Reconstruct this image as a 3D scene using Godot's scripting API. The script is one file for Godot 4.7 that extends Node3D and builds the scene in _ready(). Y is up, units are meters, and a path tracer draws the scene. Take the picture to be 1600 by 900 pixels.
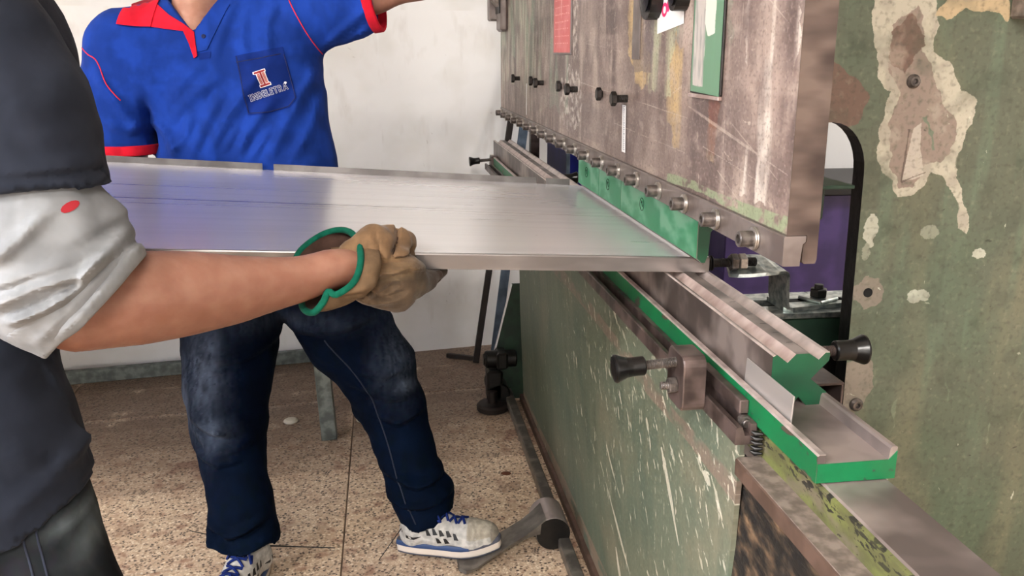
extends Node3D
# A metal workshop: two men slide a steel sheet into a worn green press brake.


const LAMP := 16.0
const SKY := 3.6
const EXPO := 1.38


func _ready() -> void:
	var cam := Camera3D.new()
	cam.name = "camera"
	cam.fov = 35.637
	cam.near = 0.05
	add_child(cam)
	cam.look_at_from_position(V(0, 1.42, 0), V(0, 1.42, 0) + V(0.13751, -0.25487, -0.95715))
	cam.current = true
	var env := Environment.new()
	env.background_mode = Environment.BG_SKY
	var sky := Sky.new()
	var sm := ProceduralSkyMaterial.new()
	sm.sky_top_color = Color(0.75, 0.8, 0.88)
	sm.sky_horizon_color = Color(0.93, 0.92, 0.9)
	sm.ground_bottom_color = Color(0.4, 0.37, 0.34)
	sm.ground_horizon_color = Color(0.62, 0.59, 0.55)
	sm.sky_energy_multiplier = SKY
	sm.ground_energy_multiplier = SKY
	sky.sky_material = sm
	env.sky = sky
	env.tonemap_mode = Environment.TONE_MAPPER_LINEAR
	env.tonemap_exposure = EXPO
	env.sdfgi_enabled = true
	env.ssao_enabled = true
	env.ssil_enabled = true
	var we := WorldEnvironment.new()
	we.name = "surroundings"
	we.environment = env
	add_child(we)
	materials()
	lamps()
	room()
	press_brake()
	tools()
	background()
	people()

var M := {}
var base_of := {}
var X := Transform3D.IDENTITY


func V(x: float, y: float, z: float) -> Vector3:
	return Vector3(x, y, z)


# ---------------------------------------------------------------- distance fields meshed as surface nets
class Fld:
	var o: Vector3
	var c: float
	var nx: int
	var ny: int
	var nz: int
	var d := PackedFloat32Array()

	func _init(lo: Vector3, hi: Vector3, cell: float) -> void:
		o = lo
		c = cell
		nx = int(ceil((hi.x - lo.x) / cell)) + 1
		ny = int(ceil((hi.y - lo.y) / cell)) + 1
		nz = int(ceil((hi.z - lo.z) / cell)) + 1
		d.resize(nx * ny * nz)
		d.fill(0.2)

	func rng(lo: Vector3, hi: Vector3) -> Array:
		var a := ((lo - o) / c).floor()
		var b := ((hi - o) / c).ceil()
		return [clampi(int(a.x), 0, nx), clampi(int(a.y), 0, ny), clampi(int(a.z), 0, nz), clampi(int(b.x) + 1, 0, nx), clampi(int(b.y) + 1, 0, ny), clampi(int(b.z) + 1, 0, nz)]

	# a tapered capsule joined with a smooth minimum; thin < 1 flattens it along n
	func cap(a: Vector3, b: Vector3, ra: float, rb: float, k := 0.03, n := Vector3.ZERO, thin := 1.0) -> void:
		var r := maxf(ra, rb) + k + 3.5 * c
		var e := Vector3(r, r, r)
		var g := rng(a.min(b) - e, a.max(b) + e)
		var ab := b - a
		var l2 := maxf(ab.length_squared(), 1e-9)
		var q0 := 1.0 / thin - 1.0
		var flat := thin != 1.0
		for iz in range(g[2], g[5]):
			for iy in range(g[1], g[4]):
				var row := (iz * ny + iy) * nx
				for ix in range(g[0], g[3]):
					var pa := Vector3(o.x + ix * c, o.y + iy * c, o.z + iz * c) - a
					var t := clampf(pa.dot(ab) / l2, 0.0, 1.0)
					var q := pa - ab * t
					if flat:
						q += n * (q.dot(n) * q0)
					var f := q.length() - lerpf(ra, rb, t)
					var was := d[row + ix]
					var h := maxf(k - absf(f - was), 0.0) / maxf(k, 1e-6)
					d[row + ix] = minf(f, was) - h * h * k * 0.25

	func chain(pts: Array, k := 0.03, n := Vector3.ZERO, thin := 1.0) -> void:
		for i in pts.size() - 1:
			cap(pts[i][0], pts[i + 1][0], pts[i][1], pts[i + 1][1], k, n, thin)

	# a soft ridge (amp > 0) or crease (amp < 0) along a polyline
	func fold(pts: Array, amp: float, w: float) -> void:
		for s in pts.size() - 1:
			var a: Vector3 = pts[s]
			var b: Vector3 = pts[s + 1]
			var e := Vector3(w, w, w) * 2.6
			var g := rng(a.min(b) - e, a.max(b) + e)
			var ab := b - a
			var l2 := maxf(ab.length_squared(), 1e-9)
			for iz in range(g[2], g[5]):
				for iy in range(g[1], g[4]):
					var row := (iz * ny + iy) * nx
					for ix in range(g[0], g[3]):
						var was := d[row + ix]
						if absf(was) > 0.05:
							continue
						var pa := Vector3(o.x + ix * c, o.y + iy * c, o.z + iz * c) - a
						var u := pa.dot(ab) / l2
						var t := clampf(u, 0.0, 1.0)
						var q := (pa - ab * t).length_squared() / (w * w)
						if q < 6.5:
							d[row + ix] = was - amp * exp(-q) * sin(PI * clampf(0.16 + 0.68 * t, 0.0, 1.0))

	# the same seen along z only, on the side facing +z of plane z0
	func foldz(pts: Array, amp: float, w: float, z0: float) -> void:
		for s in pts.size() - 1:
			var a := Vector2(pts[s].x, pts[s].y)
			var b := Vector2(pts[s + 1].x, pts[s + 1].y)
			var lo := a.min(b) - Vector2(w, w) * 2.6
			var hi := a.max(b) + Vector2(w, w) * 2.6
			var g := rng(Vector3(lo.x, lo.y, z0), Vector3(hi.x, hi.y, z0 + 0.5))
			var ab := b - a
			var l2 := maxf(ab.length_squared(), 1e-9)
			for iz in range(g[2], g[5]):
				for iy in range(g[1], g[4]):
					var row := (iz * ny + iy) * nx
					for ix in range(g[0], g[3]):
						var was := d[row + ix]
						if absf(was) > 0.05:
							continue
						var pa := Vector2(o.x + ix * c, o.y + iy * c) - a
						var t := clampf(pa.dot(ab) / l2, 0.0, 1.0)
						var q := (pa - ab * t).length_squared() / (w * w)
						if q < 6.5:
							d[row + ix] = was - amp * exp(-q) * sin(PI * clampf(0.12 + 0.76 * t, 0.0, 1.0))

	func rough(noise: FastNoiseLite, amp: float, s := Vector3.ONE) -> void:
		for iz in nz:
			for iy in ny:
				var row := (iz * ny + iy) * nx
				for ix in nx:
					var was := d[row + ix]
					if absf(was) < 0.03:
						d[row + ix] = was + amp * noise.get_noise_3d((o.x + ix * c) * s.x, (o.y + iy * c) * s.y, (o.z + iz * c) * s.z)

	# keep only the side where n.p < off; inside an optional box
	func cut(n: Vector3, p: Vector3, lo := Vector3(-99, -99, -99), hi := Vector3(99, 99, 99)) -> void:
		var g := rng(lo.max(o), hi.min(o + Vector3(nx, ny, nz) * c))
		for iz in range(g[2], g[5]):
			for iy in range(g[1], g[4]):
				var row := (iz * ny + iy) * nx
				for ix in range(g[0], g[3]):
					d[row + ix] = maxf(d[row + ix], (Vector3(o.x + ix * c, o.y + iy * c, o.z + iz * c) - p).dot(n))

	# take a tapered capsule away
	func carve(a: Vector3, b: Vector3, ra: float, rb: float) -> void:
		var r := maxf(ra, rb) + 4.0 * c
		var e := Vector3(r, r, r)
		var g := rng(a.min(b) - e, a.max(b) + e)
		var ab := b - a
		var l2 := maxf(ab.length_squared(), 1e-9)
		for iz in range(g[2], g[5]):
			for iy in range(g[1], g[4]):
				var row := (iz * ny + iy) * nx
				for ix in range(g[0], g[3]):
					var pa := Vector3(o.x + ix * c, o.y + iy * c, o.z + iz * c) - a
					var t := clampf(pa.dot(ab) / l2, 0.0, 1.0)
					d[row + ix] = maxf(d[row + ix], lerpf(ra, rb, t) - (pa - ab * t).length())

	# take a wedge away: a triangle in x, y through everything with z > z0
	func carve_tri(a: Vector2, b: Vector2, q: Vector2, z0: float) -> void:
		var lo := a.min(b).min(q)
		var hi := a.max(b).max(q)
		var g := rng(Vector3(lo.x, lo.y, z0) - Vector3.ONE * 3.0 * c, Vector3(hi.x, hi.y, z0 + 0.6) + Vector3.ONE * 3.0 * c)
		var p := [a, b, q]
		var turn := signf((b - a).cross(q - a))
		for iy in range(g[1], g[4]):
			for ix in range(g[0], g[3]):
				var w := Vector2(o.x + ix * c, o.y + iy * c)
				var s := -9.0
				for i in 3:
					var e: Vector2 = (p[(i + 1) % 3] - p[i]).normalized()
					s = maxf(s, -turn * e.cross(w - p[i]))
				for iz in range(g[2], g[5]):
					var i := (iz * ny + iy) * nx + ix
					d[i] = maxf(d[i], minf(-s, o.z + iz * c - z0))

	func copy() -> Fld:
		var f := Fld.new(o, o + Vector3(c, c, c), c)
		f.nx = nx
		f.ny = ny
		f.nz = nz
		f.d = d.duplicate()
		return f

	func at(p: Vector3) -> float:
		var q := (p - o) / c
		var ix := int(q.x)
		var iy := int(q.y)
		var iz := int(q.z)
		if q.x < 0 or q.y < 0 or q.z < 0 or ix >= nx - 1 or iy >= ny - 1 or iz >= nz - 1:
			return 0.2
		var f := q - Vector3(ix, iy, iz)
		var i := (iz * ny + iy) * nx + ix
		var s := nx * ny
		var a := lerpf(lerpf(d[i], d[i + 1], f.x), lerpf(d[i + nx], d[i + nx + 1], f.x), f.y)
		i += s
		var b := lerpf(lerpf(d[i], d[i + 1], f.x), lerpf(d[i + nx], d[i + nx + 1], f.x), f.y)
		return lerpf(a, b, f.z)

	func grad(p: Vector3) -> Vector3:
		var h := c * 0.9
		return Vector3(at(p + Vector3(h, 0, 0)) - at(p - Vector3(h, 0, 0)), at(p + Vector3(0, h, 0)) - at(p - Vector3(0, h, 0)), at(p + Vector3(0, 0, h)) - at(p - Vector3(0, 0, h))).normalized()

	# first point of the surface from p along dir
	func hit(p: Vector3, dir: Vector3, far := 0.6) -> Vector3:
		var t := 0.0
		var step := c * 0.5
		while t < far:
			if at(p + dir * t) < 0.0:
				var lo := t - step
				var hi := t
				for k in 7:
					var m := (lo + hi) * 0.5
					if at(p + dir * m) < 0.0:
						hi = m
					else:
						lo = m
				return p + dir * hi
			t += step
		return p + dir * far * 0.5

	func mesh(col: Variant = null) -> Array:
		var vs := PackedVector3Array()
		var ns := PackedVector3Array()
		var cs := PackedColorArray()
		var tri := PackedInt32Array()
		var id := PackedInt32Array()
		id.resize(nx * ny * nz)
		id.fill(-1)
		var sz := nx * ny
		var lim := 4.0 * c
		var off := [0, 1, nx, nx + 1, sz, sz + 1, sz + nx, sz + nx + 1]
		var ends := [[0, 1], [2, 3], [4, 5], [6, 7], [0, 2], [1, 3], [4, 6], [5, 7], [0, 4], [1, 5], [2, 6], [3, 7]]
		var cell: Array[int] = []
		for iz in nz - 1:
			for iy in ny - 1:
				var row := (iz * ny + iy) * nx
				for ix in nx - 1:
					var i := row + ix
					if absf(d[i]) > lim:
						continue
					var v := [d[i], d[i + 1], d[i + nx], d[i + nx + 1], d[i + sz], d[i + sz + 1], d[i + sz + nx], d[i + sz + nx + 1]]
					var neg := 0
					for k in 8:
						if v[k] < 0.0:
							neg += 1
					if neg == 0 or neg == 8:
						continue
					var p := Vector3.ZERO
					var cnt := 0
					for e in ends:
						var a: float = v[e[0]]
						var b: float = v[e[1]]
						if (a < 0.0) != (b < 0.0):
							var t := a / (a - b)
							var c0: int = e[0]
							var c1: int = e[1]
							p += Vector3(c0 & 1, (c0 >> 1) & 1, c0 >> 2).lerp(Vector3(c1 & 1, (c1 >> 1) & 1, c1 >> 2), t)
							cnt += 1
					p /= cnt
					var g := Vector3(v[1] + v[3] + v[5] + v[7] - v[0] - v[2] - v[4] - v[6], v[2] + v[3] + v[6] + v[7] - v[0] - v[1] - v[4] - v[5], v[4] + v[5] + v[6] + v[7] - v[0] - v[1] - v[2] - v[3]).normalized()
					id[i] = vs.size()
					cell.append(i)
					var w := o + (p + Vector3(ix, iy, iz)) * c
					vs.append(w)
					ns.append(g)
					cs.append(Color.WHITE if col == null else col.call(w, g))
		for i in cell:
			for ax in 3:
				var s: int = [1, nx, sz][ax]
				var u: int = [nx, sz, 1][ax]
				var w: int = [sz, 1, nx][ax]
				if (d[i] < 0.0) == (d[i + s] < 0.0):
					continue
				var q := [id[i], id[i - u], id[i - u - w], id[i - w]]
				if q.min() < 0:
					continue
				if d[i] < 0.0:
					tri.append_array([q[0], q[2], q[1], q[0], q[3], q[2]])
				else:
					tri.append_array([q[0], q[1], q[2], q[0], q[2], q[3]])
		if tri.size() > 2:
			var a := vs[tri[0]]
			var wn := (vs[tri[2]] - a).cross(vs[tri[1]] - a)
			if wn.dot(ns[tri[0]]) < 0.0:
				tri.reverse()
		var out := []
		out.resize(Mesh.ARRAY_MAX)
		out[Mesh.ARRAY_VERTEX] = vs
		out[Mesh.ARRAY_NORMAL] = ns
		out[Mesh.ARRAY_COLOR] = cs
		out[Mesh.ARRAY_INDEX] = tri
		return out


# ---------------------------------------------------------------- painted textures
class Paint:
	var w: int
	var h: int
	var px := PackedByteArray()

	func _init(w_: int, h_: int, col: Color) -> void:
		w = w_
		h = h_
		var im := Image.create(w, h, false, Image.FORMAT_RGB8)
		im.fill(col)
		px = im.get_data()

	func nz(freq: float, sd: int, sx := 1, sy := 1, kind := 3, oct := 4) -> PackedByteArray:
		var n := FastNoiseLite.new()
		n.noise_type = kind
		n.seed = sd
		n.frequency = freq
		n.fractal_octaves = oct
		var im := n.get_image(w / sx, h / sy)
		if sx > 1 or sy > 1:
			im.resize(w, h, Image.INTERPOLATE_BILINEAR)
		return im.get_data()

	# mixes a colour in where the noise runs from lo (nothing) to hi (all of it)
	func layer(nb: PackedByteArray, lo: float, hi: float, col: Color, a := 1.0) -> void:
		var lut := PackedInt32Array()
		for i in 256:
			lut.append(int(256.0 * a * clampf((i / 255.0 - lo) / (hi - lo), 0.0, 1.0)))
		var r := int(col.r * 255)
		var g := int(col.g * 255)
		var b := int(col.b * 255)
		var j := 0
		for i in w * h:
			var t := lut[nb[i]]
			if t:
				px[j] += ((r - px[j]) * t) >> 8
				px[j + 1] += ((g - px[j + 1]) * t) >> 8
				px[j + 2] += ((b - px[j + 2]) * t) >> 8
			j += 3

	func poly(pts: PackedVector2Array, col: Color, a := 1.0, nb := PackedByteArray(), thr := 0.0) -> void:
		var r := int(col.r * 255)
		var g := int(col.g * 255)
		var b := int(col.b * 255)
		var t := int(a * 256)
		var th := int(thr * 255)
		var y0 := h
		var y1 := 0
		for p in pts:
			y0 = mini(y0, int(p.y))
			y1 = maxi(y1, int(p.y) + 1)
		for y in range(maxi(y0, 0), mini(y1 + 1, h)):
			var xs: Array[float] = []
			var yy := y + 0.5
			for i in pts.size():
				var p := pts[i]
				var q := pts[(i + 1) % pts.size()]
				if (p.y <= yy) != (q.y <= yy):
					xs.append(p.x + (yy - p.y) / (q.y - p.y) * (q.x - p.x))
			xs.sort()
			for k in range(0, xs.size() - 1, 2):
				for x in range(maxi(int(xs[k] + 0.5), 0), mini(int(xs[k + 1] + 0.5), w)):
					var u := t
					if th:
						u = t * clampi((nb[y * w + x] - th) * 5, 0, 256) >> 8
						if u == 0:
							continue
					var j := (y * w + x) * 3
					px[j] += ((r - px[j]) * u) >> 8
					px[j + 1] += ((g - px[j + 1]) * u) >> 8
					px[j + 2] += ((b - px[j + 2]) * u) >> 8

	# a torn outline: every edge split and pushed about
	func torn(pts: PackedVector2Array, amp: float, sd: int, times := 4) -> PackedVector2Array:
		var rg := RandomNumberGenerator.new()
		rg.seed = sd
		var p := pts
		for k in times:
			var q := PackedVector2Array()
			for i in p.size():
				var a := p[i]
				var b := p[(i + 1) % p.size()]
				q.append(a)
				q.append((a + b) * 0.5 + (b - a).orthogonal() * rg.randf_range(-amp, amp))
			p = q
		return p

	func specks(n: int, l0: float, l1: float, wide: float, ang: float, spread: float, col: Color, sd: int, lo := Vector2.ZERO, hi := Vector2.ONE, a := 1.0) -> void:
		var rg := RandomNumberGenerator.new()
		rg.seed = sd
		for i in n:
			var at := Vector2(rg.randf_range(lo.x, hi.x) * w, rg.randf_range(lo.y, hi.y) * h)
			var l := lerpf(l0, l1, pow(rg.randf(), 3.0))
			var dir := Vector2.from_angle(ang + rg.randf_range(-spread, spread)) * l * 0.5
			var sd2 := dir.orthogonal().normalized() * maxf(0.6, l * wide * rg.randf_range(0.3, 0.7))
			poly(torn(PackedVector2Array([at - dir, at + sd2, at + dir, at - sd2 * rg.randf()]), 0.22, rg.randi(), 2), col, a * rg.randf_range(0.6, 1.0))

	func line(p: Vector2, q: Vector2, wide: float, col: Color, a := 1.0, amp := 0.03, sd := 1) -> void:
		var s := (q - p).orthogonal().normalized() * wide * 0.5
		poly(torn(PackedVector2Array([p - s, q - s * 0.5, q + s * 0.5, p + s]), amp, sd, 3) if amp > 0.0 else PackedVector2Array([p - s, q - s, q + s, p + s]), col, a)

	func tex() -> ImageTexture:
		return ImageTexture.create_from_image(Image.create_from_data(w, h, false, Image.FORMAT_RGB8, px))


func noise_tex(freq: float, sd: int, c0: Color, c1: Color, lo := 0.3, hi := 0.7, side := 256, kind := 3, stretch := 1) -> ImageTexture:
	var n := FastNoiseLite.new()
	n.noise_type = kind
	n.seed = sd
	n.frequency = freq
	n.fractal_octaves = 4
	var im := n.get_seamless_image(side / stretch, side)
	if stretch > 1:
		im.resize(side, side, Image.INTERPOLATE_BILINEAR)
	var src := im.get_data()
	var px := PackedByteArray()
	px.resize(side * side * 3)
	var lut := []
	for i in 256:
		var c := c0.lerp(c1, clampf((i / 255.0 - lo) / (hi - lo), 0.0, 1.0))
		lut.append([int(c.r * 255), int(c.g * 255), int(c.b * 255)])
	for i in side * side:
		var l: Array = lut[src[i]]
		px[i * 3] = l[0]
		px[i * 3 + 1] = l[1]
		px[i * 3 + 2] = l[2]
	return ImageTexture.create_from_image(Image.create_from_data(side, side, false, Image.FORMAT_RGB8, px))


func bump_tex(freq: float, sd: int, side := 256, kind := 3, stretch := 1) -> ImageTexture:
	return noise_tex(freq, sd, Color.BLACK, Color.WHITE, 0.0, 1.0, side, kind, stretch)


# ---------------------------------------------------------------- materials
func mat(called: String, col: Color, rough := 0.6, metal := 0.0) -> StandardMaterial3D:
	var m := StandardMaterial3D.new()
	m.resource_name = called
	m.albedo_color = col
	m.roughness = rough
	m.metallic = metal
	M[called] = m
	return m


# a colour that varies with world position; size = metres one tile of the texture covers
func worn(called: String, c0: Color, c1: Color, size: float, rough := 0.5, metal := 0.0, freq := 0.02, sd := 1, bump := 0.0, lo := 0.3, hi := 0.7, stretch := 1, side := 256) -> StandardMaterial3D:
	var m := mat(called, Color.WHITE, rough, metal)
	m.albedo_texture = noise_tex(freq, sd, c0, c1, lo, hi, side, 3, stretch)
	m.uv1_triplanar = true
	m.uv1_world_triplanar = true
	m.uv1_scale = Vector3.ONE / size
	if bump > 0.0:
		m.heightmap_enabled = true
		m.heightmap_scale = bump
		m.heightmap_texture = bump_tex(freq * 2.0, sd + 50, side, 3, stretch)
	return m


# ---------------------------------------------------------------- shapes added to a SurfaceTool
func mb() -> SurfaceTool:
	var st := SurfaceTool.new()
	st.begin(Mesh.PRIMITIVE_TRIANGLES)
	return st


func vtx(st: SurfaceTool, p: Vector3, n: Vector3, uv := Vector2.ZERO, c := Color.WHITE) -> void:
	st.set_normal((X.basis * n).normalized())
	st.set_uv(uv)
	st.set_color(c)
	st.add_vertex(X * p)


func tri(st: SurfaceTool, a: Vector3, b: Vector3, c: Vector3, out: Vector3, ua := Vector2.ZERO, ub := Vector2.ZERO, uc := Vector2.ZERO) -> void:
	var n := (c - a).cross(b - a)
	if n.length_squared() < 1e-16:
		return
	n = n.normalized()
	if n.dot(out) < 0.0:
		vtx(st, a, -n, ua)
		vtx(st, c, -n, uc)
		vtx(st, b, -n, ub)
	else:
		vtx(st, a, n, ua)
		vtx(st, b, n, ub)
		vtx(st, c, n, uc)


func quad(st: SurfaceTool, a: Vector3, b: Vector3, c: Vector3, d: Vector3, out: Vector3, uv := [Vector2.ZERO, Vector2.ZERO, Vector2.ZERO, Vector2.ZERO]) -> void:
	tri(st, a, b, c, out, uv[0], uv[1], uv[2])
	tri(st, a, c, d, out, uv[0], uv[2], uv[3])


func box(st: SurfaceTool, lo: Vector3, hi: Vector3, bv := 0.002) -> void:
	var c := (lo + hi) * 0.5
	var h := (hi - lo) * 0.5
	bv = minf(bv, minf(h.x, minf(h.y, h.z)) * 0.6)
	var k := func(sx, sy, sz, ax): return c + Vector3(sx * (h.x - (0.0 if ax == 0 else bv)), sy * (h.y - (0.0 if ax == 1 else bv)), sz * (h.z - (0.0 if ax == 2 else bv)))
	for s in [-1.0, 1.0]:
		quad(st, k.call(s, -1, -1, 0), k.call(s, 1, -1, 0), k.call(s, 1, 1, 0), k.call(s, -1, 1, 0), V(s, 0, 0))
		quad(st, k.call(-1, s, -1, 1), k.call(1, s, -1, 1), k.call(1, s, 1, 1), k.call(-1, s, 1, 1), V(0, s, 0))
		quad(st, k.call(-1, -1, s, 2), k.call(1, -1, s, 2), k.call(1, 1, s, 2), k.call(-1, 1, s, 2), V(0, 0, s))
	if bv <= 0.0:
		return
	for s in [-1.0, 1.0]:
		for t in [-1.0, 1.0]:
			quad(st, k.call(-1, s, t, 1), k.call(1, s, t, 1), k.call(1, s, t, 2), k.call(-1, s, t, 2), V(0, s, t))
			quad(st, k.call(s, -1, t, 0), k.call(s, 1, t, 0), k.call(s, 1, t, 2), k.call(s, -1, t, 2), V(s, 0, t))
			quad(st, k.call(s, t, -1, 0), k.call(s, t, 1, 0), k.call(s, t, 1, 1), k.call(s, t, -1, 1), V(s, t, 0))
			for u in [-1.0, 1.0]:
				tri(st, k.call(s, t, u, 0), k.call(s, t, u, 1), k.call(s, t, u, 2), V(s, t, u))


# a box between two points a, b with width w (along side) and thickness t
func bar(st: SurfaceTool, a: Vector3, b: Vector3, w: float, t: float, side := Vector3.RIGHT, bv := 0.002) -> void:
	var y := (b - a).normalized()
	var x := (side - y * side.dot(y)).normalized()
	var keep := X
	X = X * Transform3D(Basis(x, y, x.cross(y)), (a + b) * 0.5)
	var l := (b - a).length() * 0.5
	box(st, V(-w * 0.5, -l, -t * 0.5), V(w * 0.5, l, t * 0.5), bv)
	X = keep


# polygon in x, y drawn out along z
func prism(st: SurfaceTool, pts: Array, z0: float, z1: float) -> void:
	var p := PackedVector2Array(pts)
	var area := 0.0
	for i in p.size():
		area += p[i].cross(p[(i + 1) % p.size()])
	var s := signf(area)
	for i in p.size():
		var a := p[i]
		var b := p[(i + 1) % p.size()]
		var n := Vector2((b - a).y, -(b - a).x) * s
		quad(st, V(a.x, a.y, z0), V(b.x, b.y, z0), V(b.x, b.y, z1), V(a.x, a.y, z1), V(n.x, n.y, 0))
	var t := Geometry2D.triangulate_polygon(p)
	for i in range(0, t.size(), 3):
		for z in [z0, z1]:
			var o := V(0, 0, 1.0 if (z == z1) == (z1 > z0) else -1.0)
			tri(st, V(p[t[i]].x, p[t[i]].y, z), V(p[t[i + 1]].x, p[t[i + 1]].y, z), V(p[t[i + 2]].x, p[t[i + 2]].y, z), o)


# profile points (radius, height) turned round the y axis of xf
func lathe(st: SurfaceTool, prof: Array, seg: int, xf := Transform3D.IDENTITY, smooth := true) -> void:
	var keep := X
	X = X * xf
	for j in prof.size() - 1:
		var a: Vector2 = prof[j]
		var b: Vector2 = prof[j + 1]
		var n := Vector2(b.y - a.y, a.x - b.x).normalized()
		for i in seg:
			var t0 := TAU * i / seg
			var t1 := TAU * (i + 1) / seg
			var r0 := V(cos(t0), 0, sin(t0))
			var r1 := V(cos(t1), 0, sin(t1))
			var p := [r0 * a.x + V(0, a.y, 0), r1 * a.x + V(0, a.y, 0), r1 * b.x + V(0, b.y, 0), r0 * b.x + V(0, b.y, 0)]
			var m := (r0 + r1).normalized()
			var ns := [r0, r1, r1, r0] if smooth else [m, m, m, m]
			var fn: Vector3 = m * n.x + V(0, n.y, 0)
			for k in [[0, 1, 2], [0, 2, 3]]:
				var g: Vector3 = (p[k[2]] - p[k[0]]).cross(p[k[1]] - p[k[0]])
				if g.length_squared() < 1e-18:
					continue
				var o: Array = k if g.dot(fn) > 0.0 else [k[0], k[2], k[1]]
				for q in o:
					vtx(st, p[q], ns[q] * n.x + V(0, n.y, 0))
	X = keep


func up_to(dir: Vector3, at: Vector3) -> Transform3D:
	var y := dir.normalized()
	var x := (V(0, 0, 1) if absf(y.z) < 0.9 else V(1, 0, 0)).cross(y).normalized()
	return Transform3D(Basis(x, y, x.cross(y)), at)


func rod(st: SurfaceTool, a: Vector3, b: Vector3, r: float, seg := 16, bv := 0.0) -> void:
	var l := (b - a).length()
	lathe(st, [Vector2(0, 0), Vector2(r - bv, 0), Vector2(r, bv), Vector2(r, l - bv), Vector2(r - bv, l), Vector2(0, l)], seg, up_to(b - a, a), seg > 8)


# a threaded rod: ridges turned along its length
func screw(st: SurfaceTool, a: Vector3, b: Vector3, r: float, pitch: float) -> void:
	var l := (b - a).length()
	var p := [Vector2(0, 0), Vector2(r * 0.85, 0)]
	var n := int(l / pitch)
	for i in n:
		p.append(Vector2(r, (i + 0.35) * l / n))
		p.append(Vector2(r, (i + 0.55) * l / n))
		p.append(Vector2(r * 0.85, (i + 1.0) * l / n))
	p.append(Vector2(0, l))
	lathe(st, p, 14, up_to(b - a, a))


func hexnut(st: SurfaceTool, a: Vector3, b: Vector3, r: float) -> void:
	var l := (b - a).length()
	lathe(st, [Vector2(0, 0), Vector2(r * 0.86, 0), Vector2(r, r * 0.12), Vector2(r, l - r * 0.12), Vector2(r * 0.86, l), Vector2(0, l)], 6, up_to(b - a, a), false)


# rows of points joined into one smooth surface
func loft(st: SurfaceTool, rows: Array, wrap := true, ends := true, flip := false) -> void:
	var nr := rows.size()
	var nc: int = rows[0].size()
	var nrm := []
	var sum := 0.0
	for j in nr:
		var line := []
		var mid := Vector3.ZERO
		for p in rows[j]:
			mid += p
		mid /= nc
		for i in nc:
			var l: int = (i + nc - 1) % nc if wrap else maxi(i - 1, 0)
			var r: int = (i + 1) % nc if wrap else mini(i + 1, nc - 1)
			var du: Vector3 = rows[j][r] - rows[j][l]
			var dv: Vector3 = rows[mini(j + 1, nr - 1)][i] - rows[maxi(j - 1, 0)][i]
			var n := du.cross(dv).normalized()
			line.append(n)
			sum += n.dot(rows[j][i] - mid)
		nrm.append(line)
	var s := (signf(sum) if wrap else 1.0) * (-1.0 if flip else 1.0)
	for j in nr - 1:
		for i in (nc if wrap else nc - 1):
			var k := (i + 1) % nc
			var q := [[j, i], [j, k], [j + 1, k], [j + 1, i]]
			for t in [[0, 1, 2], [0, 2, 3]]:
				var p := []
				for e in t:
					p.append([rows[q[e][0]][q[e][1]], nrm[q[e][0]][q[e][1]] * s])
				var g: Vector3 = (p[2][0] - p[0][0]).cross(p[1][0] - p[0][0])
				if g.length_squared() < 1e-18:
					continue
				if g.dot(p[0][1] + p[1][1] + p[2][1]) < 0.0:
					p.reverse()
				for e in p:
					vtx(st, e[0], e[1])
	if wrap and ends:
		for j in [0, nr - 1]:
			var mid := Vector3.ZERO
			for p in rows[j]:
				mid += p
			mid /= nc
			var o: Vector3 = rows[j][0] - rows[1 if j == 0 else nr - 2][0]
			for i in nc:
				tri(st, rows[j][i], rows[j][(i + 1) % nc], mid, o)


func tube(st: SurfaceTool, pts: Array, rad: Variant, seg := 10, closed := false) -> void:
	var rows := []
	var n := pts.size()
	var t0: Vector3 = (pts[1] - pts[0]).normalized()
	var x := (V(0, 1, 0) if absf(t0.y) < 0.9 else V(1, 0, 0)).cross(t0).normalized()
	for i in n:
		var t: Vector3 = (pts[(i + 1) % n] - pts[(i + n - 1) % n]).normalized() if closed else (pts[mini(i + 1, n - 1)] - pts[maxi(i - 1, 0)]).normalized()
		x = (x - t * x.dot(t)).normalized()
		var y := t.cross(x)
		var r: float = rad[i] if rad is Array else rad
		var row := []
		for k in seg:
			row.append(pts[i] + (x * cos(TAU * k / seg) + y * sin(TAU * k / seg)) * r)
		rows.append(row)
	if closed:
		rows.append(rows[0])
	loft(st, rows, true, not closed)


func smooth_line(pts: Array, n: int, closed := false) -> Array:
	var out := []
	var m := pts.size()
	for i in (m if closed else m - 1):
		for k in n:
			var t := float(k) / n
			if closed:
				out.append(pts[i].cubic_interpolate(pts[(i + 1) % m], pts[(i + m - 1) % m], pts[(i + 2) % m], t))
			else:
				out.append(pts[i].cubic_interpolate(pts[i + 1], pts[maxi(i - 1, 0)], pts[mini(i + 2, m - 1)], t))
	if not closed:
		out.append(pts[m - 1])
	return out


# a triangle lying on a field, shaded with the field's own normals
func laid(st: SurfaceTool, f: Fld, a: Vector3, b: Vector3, c: Vector3) -> void:
	if (c - a).cross(b - a).z < 0.0:
		var k := b
		b = c
		c = k
	for p in [a, b, c]:
		vtx(st, p, f.grad(p))


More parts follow.
